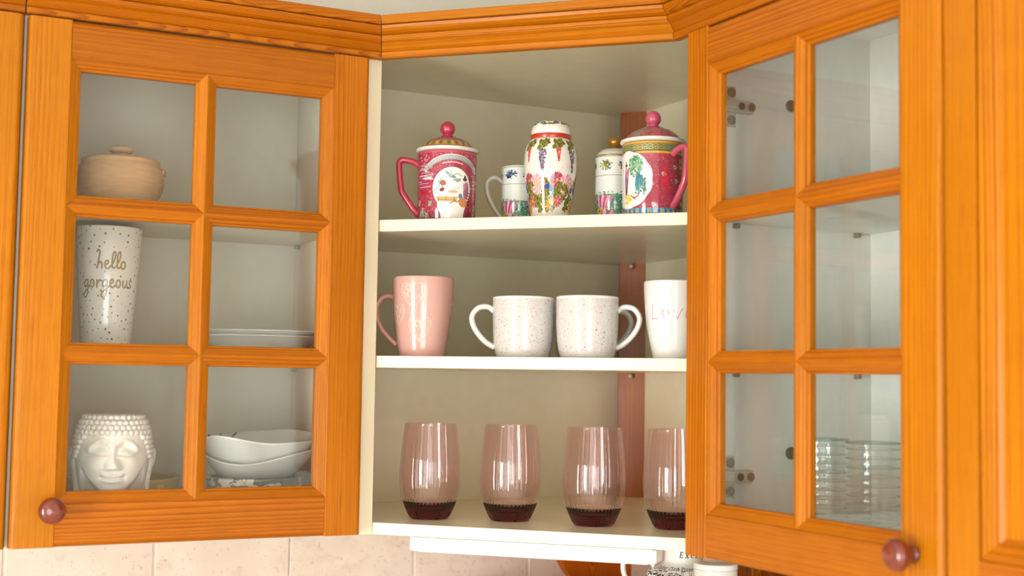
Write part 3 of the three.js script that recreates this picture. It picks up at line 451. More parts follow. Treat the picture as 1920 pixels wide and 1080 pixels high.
// --- small green-flowered cup and the lidded one behind the right rose mug
const greenTex = (seed, spray) => canvasTex(1024, 512, (c, w, h) => {
  const r = rng(seed); c.fillStyle = '#e3e7df'; c.fillRect(0, 0, w, h); c.fillStyle = '#8e9a92'; c.fillRect(0, h * 0.285, w, 5); c.fillRect(0, 4, w, 6);
  for (let k = 0; k < 6; k++) { const x = (k + 0.55) * w / 6, y = h * 0.14; for (let j = 0; j < 22; j++) { const a = r() * TAU; stroke(c, [[x + (r() - 0.5) * 56, y + (r() - 0.5) * 30], [x + Math.cos(a) * 62, y + Math.sin(a) * 38]], 6, spray[j % spray.length]); } for (let j = 0; j < 6; j++) dot(c, x + (r() - 0.5) * 64, y + (r() - 0.5) * 44, 12, spray[(j * 3 + 1) % spray.length]); }
  c.save(); c.beginPath(); c.rect(0, h * 0.52, w, h); c.clip(); c.fillStyle = '#5a9a80'; c.fillRect(0, h * 0.56, w, h);
  for (let k = 0; k < 700; k++) { const x = r() * w, y = h * (0.52 + 0.5 * r()); oval(c, x, y, 10, 4, r() * 3.1, ['#2f7d62', '#4d9c7e', '#8cc0a0', '#1f5c4c', '#d7d9a8', '#c9d8c8', '#e2c34a'][k % 7]); }
  for (let k = 0; k < 4; k++) for (const [dx, v, q] of [[0, 0.68, 78], [16, 0.92, 98]]) { const x = (k + 0.98) * w / 4 - 96 + dx, y = h * v; for (let j = 0; j < 7; j++) oval(c, x + (j - 3) * q * 0.24, y, q * 0.22, q * (0.86 - 0.07 * Math.abs(j - 3)), (j - 3) * 0.18, ['#d27a9a', '#e7a8ba', '#c4527e', '#efc7d2', '#c4527e', '#e7a8ba', '#d27a9a'][j]); }
  for (let k = 0; k < 4; k++) { const x = (k + 0.46) * w / 4; flower(c, r, x, h * 0.80, 34, ['#d9b03a', '#e6cf6a', '#c77f3a'], '#7a3f2a', 10); dot(c, x - 30, h * 0.66, 12, '#5a6aa8'); }
  c.restore();
});
M.greyChina = china(null, '#cfcbbd', 0.2); M.gold = new THREE.MeshPhysicalMaterial({ color: '#b98a3a', roughness: 0.32, metalness: 0.7 });
{
  let x = -0.407, z = 0.321, t = thing('flowered_cup', 'small white cup with green leaves and pink blossoms, half behind the flowered jar', 'cup', [x, Y0 + S1, z], facing(x, z));
  let [prof, n] = vessel([[0.0262, 0], [0.0275, 0.002], [0.0280, 0.05], [0.0285, 0.0985]], 0.003, 0.005);
  part(t, 'body', lathe(prof, n, 80), china(greenTex(41, ['#2f4a86', '#4f6a5a', '#26305c', '#6f8fae'])));
  part(t, 'handle', tube([[-0.0265, 0.075], [-0.034, 0.0815], [-0.044, 0.082], [-0.0515, 0.074], [-0.0505, 0.058], [-0.044, 0.042], [-0.034, 0.026], [-0.0265, 0.018]], 0.0040, 1.3, 60), M.greyChina);
  x = -0.301; z = 0.442; t = thing('flowered_cup', 'small lidded cup with green leaves and pink blossoms, half behind the right rose mug', 'cup', [x, Y0 + S1, z], facing(x, z));
  [prof, n] = vessel([[0.0288, 0], [0.0300, 0.002], [0.0305, 0.05], [0.0310, 0.1080]], 0.003, 0.005);
  part(t, 'body', lathe(prof, n, 80), china(greenTex(57, ['#6f7d3a', '#d4bf4a', '#3f6a9c', '#7a4a34', '#5a7d5a'])));
  part(t, 'gold_rim', new THREE.TorusGeometry(0.0300, 0.0013, 10, 80).rotateX(Math.PI / 2).translate(0, 0.1085, 0), M.gold);
  const L = part(t, 'lid', lathe(smooth([[0.0270, 0.1085], [0.0285, 0.1100], [0.0265, 0.1150], [0.0200, 0.1200], [0.0110, 0.1222], [0.0001, 0.1225]], 24), undefined, 64, 0), M.greyChina);
  part(L, 'knob', lathe(smooth([[0.0050, 0.1215], [0.0055, 0.1240], [0.0100, 0.1290], [0.0112, 0.1335], [0.0080, 0.1385], [0.0001, 0.1400]], 24), undefined, 40, 0), M.gold, 'gold lid knob');
}
// --- middle shelf: pink mug, speckled mugs, white lettered mug
const heartD = 'M0 30 C-44 2 -40 -34 -18 -34 C-6 -34 0 -24 0 -18 C0 -24 6 -34 18 -34 C40 -34 44 2 0 30 Z';
function lace(c, x, y, s, col) {
  curve(c, heartD, 5, col, x, y, s); curve(c, heartD, 2.5, col, x, y, s * 0.82);
  const r = rng(Math.floor(x + y)); c.save(); c.translate(x, y); c.scale(s, s); c.clip(new Path2D(heartD)); for (let k = 0; k < 42; k++) { c.strokeStyle = col; c.lineWidth = 2.2 / 1; c.beginPath(); c.arc((r() - 0.5) * 70, (r() - 0.5) * 66, 2 + r() * 7, r() * 6, r() * 6 + 4.4); c.stroke(); } c.restore();
}
{
  const draw = (bg, fg) => (c, w, h) => { c.fillStyle = bg; c.fillRect(0, 0, w, h); const s = w / TAU; for (const [a, v, k] of [[-0.34, 0.24, 2.0], [-0.10, 0.67, 2.0], [-1.02, 0.48, 1.7], [1.55, 0.42, 1.6], [2.4, 0.30, 1.5], [2.5, 0.7, 1.5], [-2.2, 0.5, 1.5]]) lace(c, w / 2 + a * s, h * v, k, fg); };
  const x = -0.562, z = 0.301, t = thing('pink_mug', 'tall pale pink mug with embossed lace hearts, leftmost on the middle shelf', 'mug', [x, Y0 + S2, z], facing(x, z));
  const [prof, n] = vessel(smooth([[0.0345, 0], [0.0362, 0.004], [0.0405, 0.030], [0.0450, 0.065], [0.0476, 0.100], [0.0482, 0.1215]], 30), 0.0038, 0.007);
  const bump = canvasTex(1024, 420, draw('#404040', '#ffffff')); bump.colorSpace = THREE.NoColorSpace;
  const mat = china(canvasTex(1024, 420, draw('#d9a89e', '#e8c6ba')), 0xffffff, 0.14); mat.bumpMap = bump; mat.bumpScale = 0.0006;
  part(t, 'body', lathe(prof, n, 96, 0.8), mat);
  const hd = part(t, 'handle', tube([[-0.044, 0.090], [-0.054, 0.0945], [-0.0655, 0.0900], [-0.0725, 0.076], [-0.0715, 0.060], [-0.064, 0.043], [-0.052, 0.029], [-0.0395, 0.0175]], 0.0045, 1.5, 60), china(null, '#cb968c', 0.16)); hd.rotation.y = -0.15;
}
{
  const tex = canvasTex(1024, 320, (c, w, h) => { const r = rng(77); c.fillStyle = '#d3cfcb'; c.fillRect(0, 0, w, h); for (let k = 0; k < 3200; k++) oval(c, r() * w, r() * h, 1.2 + r() * 2.6, 1 + r() * 1.6, r() * 3, ['#c2bab8', '#bcb2b4', '#e2dfdb', '#b9b2b8'][k % 4]); for (let k = 0; k < 210; k++) oval(c, r() * w, r() * h, 2 + r() * 2.6, 1.4 + r() * 1.6, r() * 3, ['#a08f98', '#8d7d8a', '#b09aa2', '#77707c'][k % 4]); c.fillStyle = '#efede8'; c.fillRect(0, 0, w, 8); });
  const mat = china(tex), make = (x, z, label) => {
    const t = thing('speckled_mug', label, 'mug', [x, Y0 + S2, z], facing(x, z));
    const [prof, n] = vessel(smooth([[0.0385, 0], [0.0405, 0.003], [0.0432, 0.012], [0.0455, 0.030], [0.0466, 0.055], [0.0468, 0.0900]], 28), 0.0038, 0.006);
    part(t, 'body', lathe(prof, n, 96, 0.8), mat);
    const hd = part(t, 'handle', tube([[-0.0445, 0.070], [-0.054, 0.0765], [-0.0685, 0.0745], [-0.0775, 0.062], [-0.0755, 0.048], [-0.067, 0.034], [-0.055, 0.022], [-0.0425, 0.015]], 0.0044, 1.5, 60), M.whiteChina); hd.rotation.y = 0; return t;
  };
  const a = make(-0.446, 0.418, 'white speckled mug with its handle to the left');
  const b = copy(a, 'speckled_mug', 'white speckled mug with its handle to the right, in front of the brown batten', [-0.377, Y0 + S2, 0.493], facing(-0.377, 0.493) + Math.PI - 0.02);
  copy(a, 'speckled_mug', 'white speckled mug hidden behind the other two, only its handle showing', [-0.329, Y0 + S2, 0.398], facing(-0.329, 0.398) + Math.PI + 0.25);
}
{
  const x = -0.283, z = 0.585, tex = canvasTex(1024, 420, (c, w, h) => { c.fillStyle = '#e4e3e0'; c.fillRect(0, 0, w, h); const s = w / TAU, X = w / 2 - s * 0.86, Y = h * 0.40, col = '#d99aa8';
    curve(c, 'M8 -38 C2 -10 0 20 -2 34 C14 30 26 30 34 30', 6, col, X, Y, 1.1); curve(c, 'M0 20 C-22 6 -20 -14 -9 -14 C-3 -14 0 -8 0 -4 C0 -8 5 -15 11 -14 C24 -12 20 8 0 20 Z', 6, col, X + 88, Y + 8, 1.15); curve(c, 'M-10 -4 C-6 6 4 8 6 -4', 4, col, X + 88, Y + 10, 1.1); curve(c, 'M0 -14 C6 6 12 20 16 28 C24 10 32 -6 40 -20', 6, col, X + 138, Y + 4, 1.15); curve(c, 'M0 8 C26 4 30 -18 14 -18 C-4 -18 -10 26 14 28 C24 28 32 22 36 16', 6, col, X + 206, Y + 6, 1.15); });
  const t = thing('white_mug', 'tall white mug lettered Love in pink, half hidden by the right door', 'mug', [x, Y0 + S2, z], facing(x, z));
  const [prof, n] = vessel(smooth([[0.0300, 0], [0.0315, 0.003], [0.0375, 0.030], [0.0425, 0.065], [0.0448, 0.095], [0.0452, 0.1115]], 30), 0.0036, 0.007);
  part(t, 'body', lathe(prof, n, 96, 0.8), china(tex));
  const hd = part(t, 'handle', tube([[-0.041, 0.085], [-0.052, 0.089], [-0.064, 0.083], [-0.069, 0.068], [-0.063, 0.048], [-0.050, 0.032], [-0.035, 0.022]], 0.0044, 1.5, 60), M.whiteChina); hd.rotation.y = Math.PI + 0.2;
}
// --- ribbed tumblers in mauve glass
function ribbed(prof, nOuter, ribs, amp, seg, from = 0.004) {
  const g = new THREE.LatheGeometry(prof.map(([r, y]) => new THREE.Vector2(Math.max(r, 1e-5), y)), seg, 0, TAU), p = g.attributes.position, n = prof.length;
  for (let i = 0; i < p.count; i++) { const j = i % n; if (j >= nOuter || prof[j][1] < from) continue; const x = p.getX(i), z = p.getZ(i), r = Math.hypot(x, z), a = Math.atan2(x, z), k = 1 + amp * Math.cos(ribs * a) / r; p.setX(i, x * k); p.setZ(i, z * k); }
  g.deleteAttribute('normal'); g.deleteAttribute('uv'); const m = toCreasedNormals(g, 0.9); return m;
}
M.mauve = new THREE.MeshPhysicalMaterial({ color: new THREE.Color(0.982, 0.915, 0.918), roughness: 0.0, transmission: 1, thickness: 0, ior: 1.5 });
M.mauveSolid = new THREE.MeshPhysicalMaterial({ color: 0xffffff, roughness: 0.0, transmission: 1, thickness: 0.02, ior: 1.5, attenuationColor: new THREE.Color(0.82, 0.62, 0.68), attenuationDistance: 0.0062 });
{
  const out = smooth([[0.0285, 0.0004], [0.0302, 0.0018], [0.0345, 0.010], [0.0412, 0.026], [0.0456, 0.046], [0.0470, 0.064], [0.0462, 0.088], [0.0436, 0.116], [0.0400, 0.1458]], 60), YB = 0.0275;
  const low = out.filter((q) => q[1] <= YB), high = out.filter((q) => q[1] > YB - 0.0012), wall = (y) => 0.0019 + 0.0018 * sstep(0.075, 0.025, y);
  const basep = [[0, 0.0010], [0.024, 0.0010], ...low], rB = low[low.length - 1][0]; const nB = basep.length; basep.push([rB - 0.0006, YB], [0.0375, 0.0232], [0.0320, 0.0190], [0.0240, 0.0168], [0.0120, 0.0158], [0, 0.0156]);
  const prof = high.map((q) => [...q]), nO = prof.length;  prof.push([0.0397, 0.1467], [0.0390, 0.1470], [0.0383, 0.1465]);
  for (let i = high.length - 1; i >= 0; i--) { const [r, y] = high[i]; prof.push([r - wall(y), y]); }
  const t0 = thing('tumbler', 'mauve ribbed glass tumbler, leftmost of the four on the bottom shelf', 'tumbler', [-0.542, Y0 + S3, 0.295], 0.1, 'mauve tumblers on the bottom shelf');
  part(t0, 'glass_wall', ribbed(prof, nO, 44, 0.00042, 264, 0), M.mauve); part(t0, 'thick_base', ribbed(basep, nB, 44, 0.00042, 264), M.mauveSolid, 'thick dark mauve glass base');
  copy(t0, 'tumbler', 'mauve ribbed glass tumbler, second from the left on the bottom shelf', [-0.437, Y0 + S3, 0.365], 0.5);
  copy(t0, 'tumbler', 'mauve ribbed glass tumbler in front of the brown corner batten', [-0.348, Y0 + S3, 0.468], 0.9);
  copy(t0, 'tumbler', 'mauve ribbed glass tumbler half hidden by the right door', [-0.255, Y0 + S3, 0.547], 1.3);
}
// --- clear ridged tumblers in the right cabinet
{
  M.clear = new THREE.MeshPhysicalMaterial({ color: new THREE.Color(0.985, 0.995, 0.99), roughness: 0.0, transmission: 1, thickness: 0, ior: 1.5 });
  M.clearSolid = new THREE.MeshPhysicalMaterial({ color: 0xffffff, roughness: 0.0, transmission: 1, thickness: 0.002, ior: 1.5, attenuationColor: new THREE.Color(0.45, 0.62, 0.58), attenuationDistance: 0.004 });
  const out = [[0.0315, 0.0004], [0.0325, 0.0015]]; for (let k = 0; k < 11; k++) { const y = 0.006 + k * 0.0118, r = 0.0326 + 0.0018 * k / 11; out.push([r, y], [r + 0.0001, y + 0.0100], [r - 0.0004, y + 0.0108]); } out.push([0.0345, 0.1362], [0.0345, 0.1420]);
  const prof = [[0, 0.0008], [0.028, 0.0008], ...out], nO = prof.length; prof.push([0.0342, 0.1428], [0.0335, 0.1430], [0.0328, 0.1424], [0.0327, 0.136], [0.0311, 0.013], [0.027, 0.0095], [0, 0.009]);
  const t0 = thing('tumbler', 'clear ridged glass tumbler at the left, behind the other one in the right cabinet', 'tumbler', [-0.180, Y0 + S3, 0.790], 0, 'clear tumblers in the right cabinet');
  part(t0, 'glass_body', ribbed(prof, nO, 24, 0.00012, 192, 0.003), M.clear);
  const ring = (r, y, q) => new THREE.TorusGeometry(r, q, 10, 96).rotateX(Math.PI / 2).translate(0, y, 0);
  part(t0, 'rim', ring(0.0340, 0.1424, 0.0012), M.clearSolid);
  for (let k = 0; k < 11; k++) part(t0, 'ridge', ring(0.0323 + 0.0018 * k / 11, 0.0165 + k * 0.0118, 0.0007), M.clearSolid);
  copy(t0, 'tumbler', 'clear ridged glass tumbler nearest the frame in the right cabinet', [-0.180, Y0 + S3, 0.889], 0.2);
}
// --- left cabinet: clay pot, lettered cup, plates, bowls, casserole, head planter
{
  const x = -1.010, z = 0.2, clay = new THREE.MeshStandardMaterial({ map: speckle([214, 170, 122], 0.12, 30, 21), roughness: 0.8 });
  const t = thing('clay_pot', 'unglazed tan clay pot with a domed lid and flat knob', 'pot', [x, Y0 + S1, z], facing(x, z));
  const [prof, n] = vessel(smooth([[0.0360, 0], [0.0400, 0.002], [0.0540, 0.016], [0.0625, 0.036], [0.0632, 0.050], [0.0600, 0.063], [0.0565, 0.0695], [0.0570, 0.0730]], 36), 0.005, 0.007);
  part(t, 'body', lathe(prof, n, 80, 0.8), clay); for (const s of [-1, 1]) part(t, 'lug', ball(1, 0, 0, 0, 20, 14).scale(0.0060, 0.0065, 0.012).translate(s * 0.0600, 0.0600, 0), clay);
  const L = part(t, 'lid', lathe(smooth([[0.0500, 0.0725], [0.0560, 0.0735], [0.0555, 0.0755], [0.0430, 0.0795], [0.0250, 0.0822], [0.0100, 0.0830], [0.0001, 0.0832]], 30), undefined, 80, 0), clay);
  part(L, 'knob', lathe(smooth([[0.0110, 0.0825], [0.0100, 0.0858], [0.0150, 0.0878], [0.0172, 0.0912], [0.0152, 0.0952], [0.0060, 0.0960], [0.0001, 0.0960]], 24), undefined, 48, 0), clay);
}
{
  const x = -1.023, z = 0.2, gold = '#7a6650';
  const tex = canvasTex(1536, 920, (c, w, h) => {
    const r = rng(88), s = w / TAU; c.fillStyle = '#eae6de'; c.fillRect(0, 0, w, h); const pts = [];
    for (let k = 0; k < 3000 && pts.length < 330; k++) { const p = [r() * w, r() * h]; if (Math.abs(p[0] - w / 2) < s * 0.95 && p[1] > h * 0.20 && p[1] < h * 0.53 && r() > 0.2) continue; if (pts.every((q) => Math.hypot(q[0] - p[0], q[1] - p[1]) > 40)) pts.push(p); }
    for (const [px, py] of pts) dot(c, px, py, 4 + r() * 5.5, ['#6e6660', '#8a7c6c', '#9a8a72', '#5e5854'][Math.floor(r() * 4)]);
    const L = { h: ['M4 -62 C10 -78 20 -64 12 -40 L4 0 C8 -22 22 -30 24 -14 L24 0', 34], e: ['M2 -12 C18 -14 18 -30 9 -28 C-2 -26 -2 2 12 2 C18 2 22 -4 24 -8', 26], l: ['M2 -10 C16 -30 22 -62 12 -62 C4 -62 2 -20 6 -4 C8 2 16 0 18 -6', 20], o: ['M14 -26 C-2 -28 -2 2 10 2 C22 2 22 -24 12 -26', 28], g: ['M22 -24 C4 -34 -4 -2 8 0 C18 0 22 -18 22 -26 C22 0 22 26 12 38 C0 46 -8 30 8 16 C16 10 24 4 30 -2', 32], r: ['M4 -24 C6 -14 4 -6 4 2 C6 -16 12 -28 22 -22', 25], u: ['M4 -24 C2 -8 4 2 12 1 C20 0 22 -14 22 -24 C22 -10 22 -2 28 -2', 31], s: ['M18 -24 C8 -30 2 -18 10 -12 C18 -6 16 4 2 0', 24] };
    const write = (word, X, Y, k, lw) => { for (const ch of word) { curve(c, L[ch][0], lw, gold, X, Y, k); curve(c, L[ch][0], lw * 0.45, '#b09468', X - 1.5, Y - 1, k); X += L[ch][1] * k; } };
    write('hello', w / 2 - s * 0.44, h * 0.335, 1.95, 13); write('gorgeous', w / 2 - s * 0.92, h * 0.485, 1.95, 13);
  });
  const t = thing('tall_cup', 'tall white cup with grey gold dots, lettered hello gorgeous', 'cup', [x, Y0 + S2, z], facing(x, z) + 0.05);
  const [prof, n] = vessel([[0.0345, 0], [0.0358, 0.003], [0.0420, 0.090], [0.0478, 0.1790]], 0.0038, 0.008);
  const m = china(tex, 0xffffff, 0.16); part(t, 'body', lathe(prof, n, 96), m);
}
{
  const lipped = [[0, 0.004], [0.055, 0.003], [0.057, 0.0], [0.061, 0.0], [0.064, 0.004], [0.080, 0.0125], [0.092, 0.0215], [0.1000, 0.0255], [0.1040, 0.0272], [0.1030, 0.0285], [0.098, 0.0275], [0.088, 0.0220], [0.074, 0.0125], [0.060, 0.0085], [0, 0.0080]];
  const t0 = thing('plate', 'white plate at the bottom of the stack of two', 'plate', [-0.785, Y0 + S2, 0.165], 0, 'white plates on the middle left shelf');
  part(t0, 'dish', lathe(lipped, undefined, 96, 0.7), M.whiteChina);
  copy(t0, 'plate', 'white plate lying on top of the other plate', [-0.783, Y0 + S2 + 0.0078, 0.166], 1);
}
function wavyBowl(rim, r0, depth, rBase, t, seg = 96, rows = 18) { // bowl whose rim radius and height change round it
  const P = [], idx = [], all = rows * 2 + 1;
  for (let i = 0; i <= seg; i++) { const a = TAU * (i / seg - 0.5), [rr, yy] = rim(a);
    for (let j = 0; j < all; j++) { const inn = j > rows, u = inn ? (all - 1 - j) / (rows - 1) : j / rows, w = clamp(u), r = lerp(rBase, rr, Math.pow(w, 0.82)) - (inn ? t * (0.4 + 0.6 * w) : 0), y = depth * 0 + yy * Math.pow(w, 1.25) + (inn ? t * (1 - w * 0.9) : 0); const q = j === 0 || j === all - 1 ? 0 : r; P.push(Math.sin(a) * (j === 0 ? 0 : q), j === 0 ? 0 : j === all - 1 ? t : y, Math.cos(a) * q); } }
  for (let i = 0; i < seg; i++) for (let j = 0; j < all - 1; j++) { const a = i * all + j, b = a + all; idx.push(a, b, a + 1, b, b + 1, a + 1); }
  const g = new THREE.BufferGeometry(); g.setAttribute('position', new THREE.Float32BufferAttribute(P, 3)); g.setIndex(idx); g.computeVertexNormals(); return g;
}
{
  const x = -0.784, z = 0.17, green = canvasTex(1024, 256, (c, w, h) => { const r = rng(99); c.fillStyle = '#44543f'; c.fillRect(0, 0, w, h); for (let k = 0; k < 85; k++) { const X = r() * w, Y = r() * h; for (let j = 0; j < 5; j++) oval(c, X + (r() - 0.5) * 50, Y + (r() - 0.5) * 40, 6 + r() * 16, 5 + r() * 12, r() * 3, ['#d9d6c2', '#cfcdb6', '#e4e1d0'][j % 3]); } for (let k = 0; k < 260; k++) oval(c, r() * w, r() * h, 4 + r() * 9, 2 + r() * 6, r() * 3, ['#3c4c3a', '#56694e', '#2e3c30', '#6d8a68'][k % 4]); });
  const t = thing('marbled_dish', 'dark green and cream marbled dish under the two white bowls', 'dish', [x, Y0 + S3, z], facing(x, z));
  const [prof, n] = vessel(smooth([[0.062, 0], [0.066, 0.003], [0.0705, 0.020], [0.0735, 0.045], [0.0745, 0.0590]], 20), 0.005, 0.007);
  part(t, 'body', lathe(prof, n, 96, 0.8), china(green, 0xffffff, 0.2));
  const f = facing(x, z);
  const b2 = thing('wavy_bowl', 'lower white bowl of the two, its rim sweeping up to the right', 'bowl', [x, Y0 + S3 + 0.0595, z], f, 'white bowls on the green dish');
  const v2 = wavyBowl((a) => { const X = Math.sin(a), Z = Math.cos(a); return [0.0900 + 0.006 * X, 0.0430 + 0.004 * Math.max(0, X) - 0.0185 * gs(a + 0.28, 0.62) - 0.0 * Z]; }, 0, 0.03, 0.050, 0.0035);
  part(b2, 'body', v2, M.whiteChina);
  const b1 = thing('wavy_bowl', 'upper white bowl of the two, wavy rimmed with green stalks painted inside', 'bowl', [x + 0.003, Y0 + S3 + 0.0735, z - 0.001], f + 0.0, 'white bowls on the green dish');
  const RIM = [[-3.142, 0.054], [-2.5, 0.048], [-1.9, 0.0475], [-1.2, 0.0440], [-0.72, 0.0530], [0.25, 0.0425], [0.9, 0.0445], [1.5, 0.0510], [2.6, 0.0570], [3.142, 0.054]];
  const rim1 = (a) => { const X = Math.sin(a), Z = Math.cos(a); let k = 0; while (k + 2 < RIM.length && a > RIM[k + 1][0]) k++; return [0.0925 + 0.004 * Math.abs(Math.sin(2 * a)), lerp(RIM[k][1], RIM[k + 1][1], sstep(RIM[k][0], RIM[k + 1][0], a))]; };
  const body = part(b1, 'body', wavyBowl(rim1, 0, 0.03, 0.052, 0.0035), M.whiteChina);
  const leafMat = china(null, '#4f5a3c', 0.25);
  for (const [a0, bend] of [[-2.15, 0.10], [-2.45, 0.28], [-2.75, 0.45]]) part(body, 'painted_stalk', tube([0.99, 0.85, 0.7, 0.5].map((u, k) => { const a = a0 + bend * k / 3, [rr, yy] = rim1(a), r = lerp(0.052, rr, Math.pow(u, 0.82)) - 0.0040; return [Math.sin(a) * r, yy * Math.pow(u, 1.25) + 0.0014, Math.cos(a) * r]; }), 0.0017, 1, 20), leafMat);
}
{
  const x = -0.976, z = 0.104, cream = china(speckle([214, 190, 128], 0.05, 20, 31), 0xffffff, 0.3);
  const t = thing('casserole', 'shallow cream yellow casserole dish behind the white face planter', 'dish', [x, Y0 + S3, z], facing(x, z));
  const [prof, n] = vessel(smooth([[0.068, 0], [0.074, 0.003], [0.083, 0.025], [0.0865, 0.052], [0.0870, 0.0570]], 20), 0.005, 0.006);
  part(t, 'body', lathe(prof, n, 96, 0.8), cream); part(t, 'lug', box(0.050, 0.064, 0.030, 0.053, 0.055, 0.0745, 0.004), cream);
}
{ // a planter in the shape of a serene face: eyes closed, curled hair, long ears, the crown left open
  const x = -1.016, z = 0.245, t = thing('face_planter', 'white ceramic planter shaped as a serene head with closed eyes and curled hair', 'planter', [x, Y0 + S3, z], facing(x, z) + 0.02);
  const mat = new THREE.MeshPhysicalMaterial({ map: speckle([232, 226, 218], 0.02, 20, 33), roughness: 0.42, clearcoat: 0.15, clearcoatRoughness: 0.4 });
  const prof = [[0, 0.034], [0.012, 0.035], [0.030, 0.036], [0.040, 0.0385], [0.046, 0.0330 + 0.008], [0.056, 0.0440], [0.070, 0.0478], [0.085, 0.0502], [0.100, 0.0515], [0.115, 0.0515], [0.130, 0.0500], [0.145, 0.0460], [0.154, 0.0400], [0.158, 0.0370]];
  const hw = (y) => { for (let i = 0; i + 1 < prof.length; i++) if (y <= prof[i + 1][0]) return lerp(prof[i][1], prof[i + 1][1], sstep(prof[i][0], prof[i + 1][0], y) * 0.5 + 0.5 * (y - prof[i][0]) / (prof[i + 1][0] - prof[i][0])); return 0.037; };
  const chin = (X) => 0.0485 + 22 * X * X;                                 // height of the jaw line
  const front = (X, y) => {                                                // relief of the face, metres towards the viewer
    const ax = Math.abs(X); let d = 0;
    d -= 0.016 * sstep(chin(X) + 0.001, chin(X) - 0.006, y) * (1 - sstep(0.036, 0.044, ax));                       // under the jaw
    d += 0.0045 * gs(y - 0.0560, 0.0055) * gs(X, 0.011);                                                              // chin
    const ny = sstep(0.125, 0.084, y), nose = sstep(0.0815, 0.0850, y) * sstep(0.128, 0.114, y);
    d += nose * (0.0045 + 0.0095 * ny * ny) * gs(X, 0.0034 + 0.0026 * ny);                                            // bridge
    d += 0.0055 * gs(y - 0.0866, 0.0036) * gs(ax - 0.0062, 0.0030) * sstep(0.0808, 0.0838, y);                        // wings
    const bx = clamp((ax - 0.004) / 0.034), by = 0.1130 + 0.0105 * Math.sin(Math.PI * Math.pow(bx, 0.75)) - 0.006 * bx;  // brow arch
    d += 0.0026 * gs(y - by - 0.002, 0.0026) * sstep(0.002, 0.008, ax) * sstep(0.042, 0.032, ax);
    d -= 0.0066 * gs(y - (by - 0.0072), 0.0044) * gs(ax - 0.016, 0.0105);
    const lid = Math.sqrt(Math.max(0, 1 - ((ax - 0.0215) / 0.0145) ** 2));
    d += 0.0062 * lid * gs(y - 0.1080, 0.0050);                                                                       // closed lid
    const ly = 0.1035 - 0.0022 * lid + 0.0012; d -= 0.0040 * gs(y - ly, 0.0010) * (lid > 0 ? Math.min(1, lid * 1.6) : 0); d += 0.0014 * gs(y - ly + 0.0026, 0.0014) * lid;
    d += 0.0040 * gs(y - 0.087, 0.011) * gs(ax - 0.027, 0.010);                                                       // cheeks
    const mx = clamp(ax / 0.0155), my = 0.0704 + 0.0018 * mx * mx;
    d += 0.0042 * gs(y - my - 0.0032, 0.0022) * Math.pow(1 - mx, 0.6) * (1 - 0.25 * gs(X, 0.0018)); d += 0.0050 * gs(y - my + 0.0038, 0.0026) * Math.pow(1 - mx, 0.7);
    d -= 0.0036 * gs(y - my, 0.0009) * sstep(0.0180, 0.0140, ax); d -= 0.0020 * gs(ax - 0.0165, 0.0024) * gs(y - my - 0.0004, 0.0028);
    d -= 0.0014 * gs(X, 0.0014) * gs(y - 0.0780, 0.0024);
    return d;
  };
  const P = [], UV = [], idx = [], seg = 260, rows = 190, topY = 0.158;
  for (let i = 0; i <= seg; i++) for (let j = 0; j <= rows; j++) {
    const q = i / seg, a = TAU * (q - 0.5), y = topY * j / rows, w = hw(y), X = w * Math.sin(a), fr = Math.cos(a), dz = w * (fr > 0 ? 1.00 : 0.95);
    let Z = dz * Math.sign(fr) * Math.pow(Math.abs(fr), 0.86); if (fr > 0) Z += front(X, y) * sstep(0.02, 0.35, fr); P.push(X, y, Z); UV.push(q, y / topY);
  }
  for (let i = 0; i < seg; i++) for (let j = 0; j < rows; j++) { const a = i * (rows + 1) + j, b = a + rows + 1; idx.push(a, b, a + 1, b, b + 1, a + 1); }
  const face = new THREE.BufferGeometry(); face.setAttribute('position', new THREE.Float32BufferAttribute(P, 3)); face.setAttribute('uv', new THREE.Float32BufferAttribute(UV, 2)); face.setIndex(idx); face.computeVertexNormals();
  const inside = lathe([[0.0370, 0.158], [0.0345, 0.1592], [0.0325, 0.158], [0.0330, 0.12], [0.0330, 0.06], [0, 0.055]], undefined, 64, 0.6);
  part(t, 'head', merge([face, inside, new THREE.CylinderGeometry(0.034, 0.034, 0.002, 48).translate(0, 0.001, 0)]), mat);
  const curls = []; let row = 0;
  for (let y = 0.080; y < 0.161; y += 0.0068, row++) { const yy = Math.min(y, 0.157), w = hw(yy), n = Math.round(TAU * w / 0.0082);
    for (let k = 0; k < n; k++) { const a = TAU * (k + (row % 2) * 0.5) / n - Math.PI, fr = Math.cos(a), X = w * Math.sin(a); const line = 0.1320 - 0.034 * sstep(0.70, 1.0, Math.abs(X) / w); if (fr > -0.05 && yy < line) continue; if (fr <= -0.05 && yy < 0.075) continue; const dz = w * (fr > 0 ? 1 : 0.95), Z = dz * Math.sign(fr) * Math.pow(Math.abs(fr), 0.86); curls.push(new THREE.SphereGeometry(0.0046, 12, 9).scale(1, 0.92, 1).translate(X * 1.005, yy, Z * 1.005)); } }
  part(t, 'hair_curls', merge(curls), mat);
  for (const s of [-1, 1]) { const q = [tube([[s * 0.0485, 0.1065, 0.006], [s * 0.0545, 0.1085, -0.002], [s * 0.0570, 0.1035, -0.008], [s * 0.0555, 0.092, -0.008], [s * 0.0515, 0.080, -0.003], [s * 0.0490, 0.066, 0.001], [s * 0.0475, 0.045, 0.002], [s * 0.0470, 0.026, 0.001], [s * 0.0440, 0.020, 0.0]], 0.0042, 1, 60), tube([[s * 0.0500, 0.104, 0.000], [s * 0.0520, 0.092, -0.002], [s * 0.0470, 0.070, -0.002], [s * 0.0430, 0.040, -0.002], [s * 0.0420, 0.022, -0.002]], 0.0058, 1.2, 40)]; part(t, 'ear', merge(q), mat); }
}
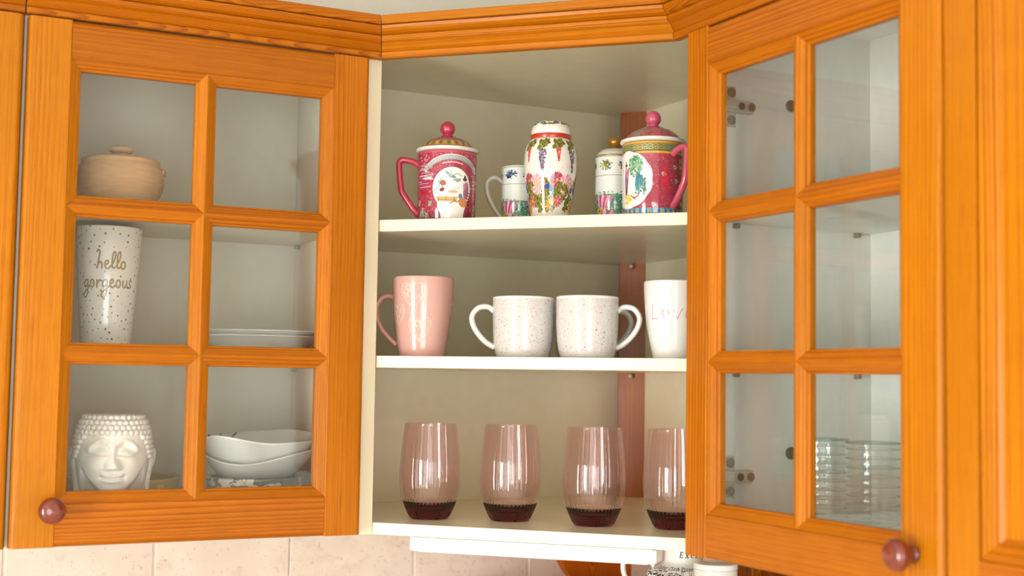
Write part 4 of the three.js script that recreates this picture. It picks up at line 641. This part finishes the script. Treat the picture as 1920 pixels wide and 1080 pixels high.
// --- crockery on the rack below
{
  let x = -0.176, z = 0.454;
  const tex = canvasTex(1024, 512, (c, w, h) => { c.fillStyle = '#f0eeea'; c.fillRect(0, 0, w, h); const s = w / TAU, r = rng(64), X = w / 2; c.fillStyle = '#2a2624';
    c.font = 'italic bold 54px serif'; c.fillText('E x e r c i s e', X - s * 0.24, h * 0.245); c.font = 'bold 26px serif'; c.fillText('A Piano Quartet', X - s * 0.24, h * 0.385); c.fillText('Guitar Class', X - s * 1.10, h * 0.385);
    for (let k = 0; k < 4; k++) { const y0 = h * (0.43 + k * 0.14); for (let j = 0; j < 5; j++) { c.fillRect(X - s * 2.6, y0 + j * 9, s * 5.2, 1.6); } for (let j = 0; j < 110; j++) { const nx = X - s * 2.6 + j * s * 5.2 / 110, ny = y0 + Math.floor(r() * 9) * 4.5; oval(c, nx, ny, 6, 4.6, -0.3, '#1f1b1a'); if (j % 9 === 0) c.fillRect(nx + 12, y0, 2, 36); c.fillRect(nx + 5, ny - 24, 1.8, 24); if (j % 4 === 1) c.fillRect(nx + 5, ny - 24, 22, 4); } } });
  let t = thing('music_jug', 'white shouldered jug printed with black sheet music under the corner cabinet', 'jug', [x, Y0 - 0.134, z], facing(x, z));
  let [prof, n] = vessel(smooth([[0.050, 0], [0.054, 0.003], [0.0585, 0.030], [0.0590, 0.062], [0.0560, 0.0720], [0.0440, 0.0790], [0.0330, 0.0850], [0.0300, 0.0940], [0.0300, 0.1250]], 40), 0.0035, 0.006);
  part(t, 'body', lathe(prof, n, 80, 0.8), china(tex));
  const hd = part(t, 'handle', tube([[-0.046, 0.078], [-0.060, 0.094], [-0.078, 0.097], [-0.0915, 0.086], [-0.0940, 0.072], [-0.0895, 0.058], [-0.077, 0.044], [-0.057, 0.034]], 0.0042, 1.4, 48), M.whiteChina); hd.rotation.y = 0.05;
  x = -0.201; z = 0.575; t = thing('canister', 'plain white canister with a flat lid, under the right door beside the sheet music jug', 'canister', [x, Y0 - 0.134, z], facing(x, z));
  part(t, 'body', lathe([[0, 0], [0.029, 0], [0.031, 0.003], [0.0322, 0.05], [0.0322, 0.0905], [0.0316, 0.0915], [0, 0.0915]], undefined, 72), M.whiteChina);
  part(t, 'lid', lathe([[0.0316, 0.0917], [0.0326, 0.0922], [0.0327, 0.0985], [0.0320, 0.1000], [0.018, 0.1008], [0, 0.1010]], undefined, 72), M.whiteChina);
}
renderer.render(scene, camera);
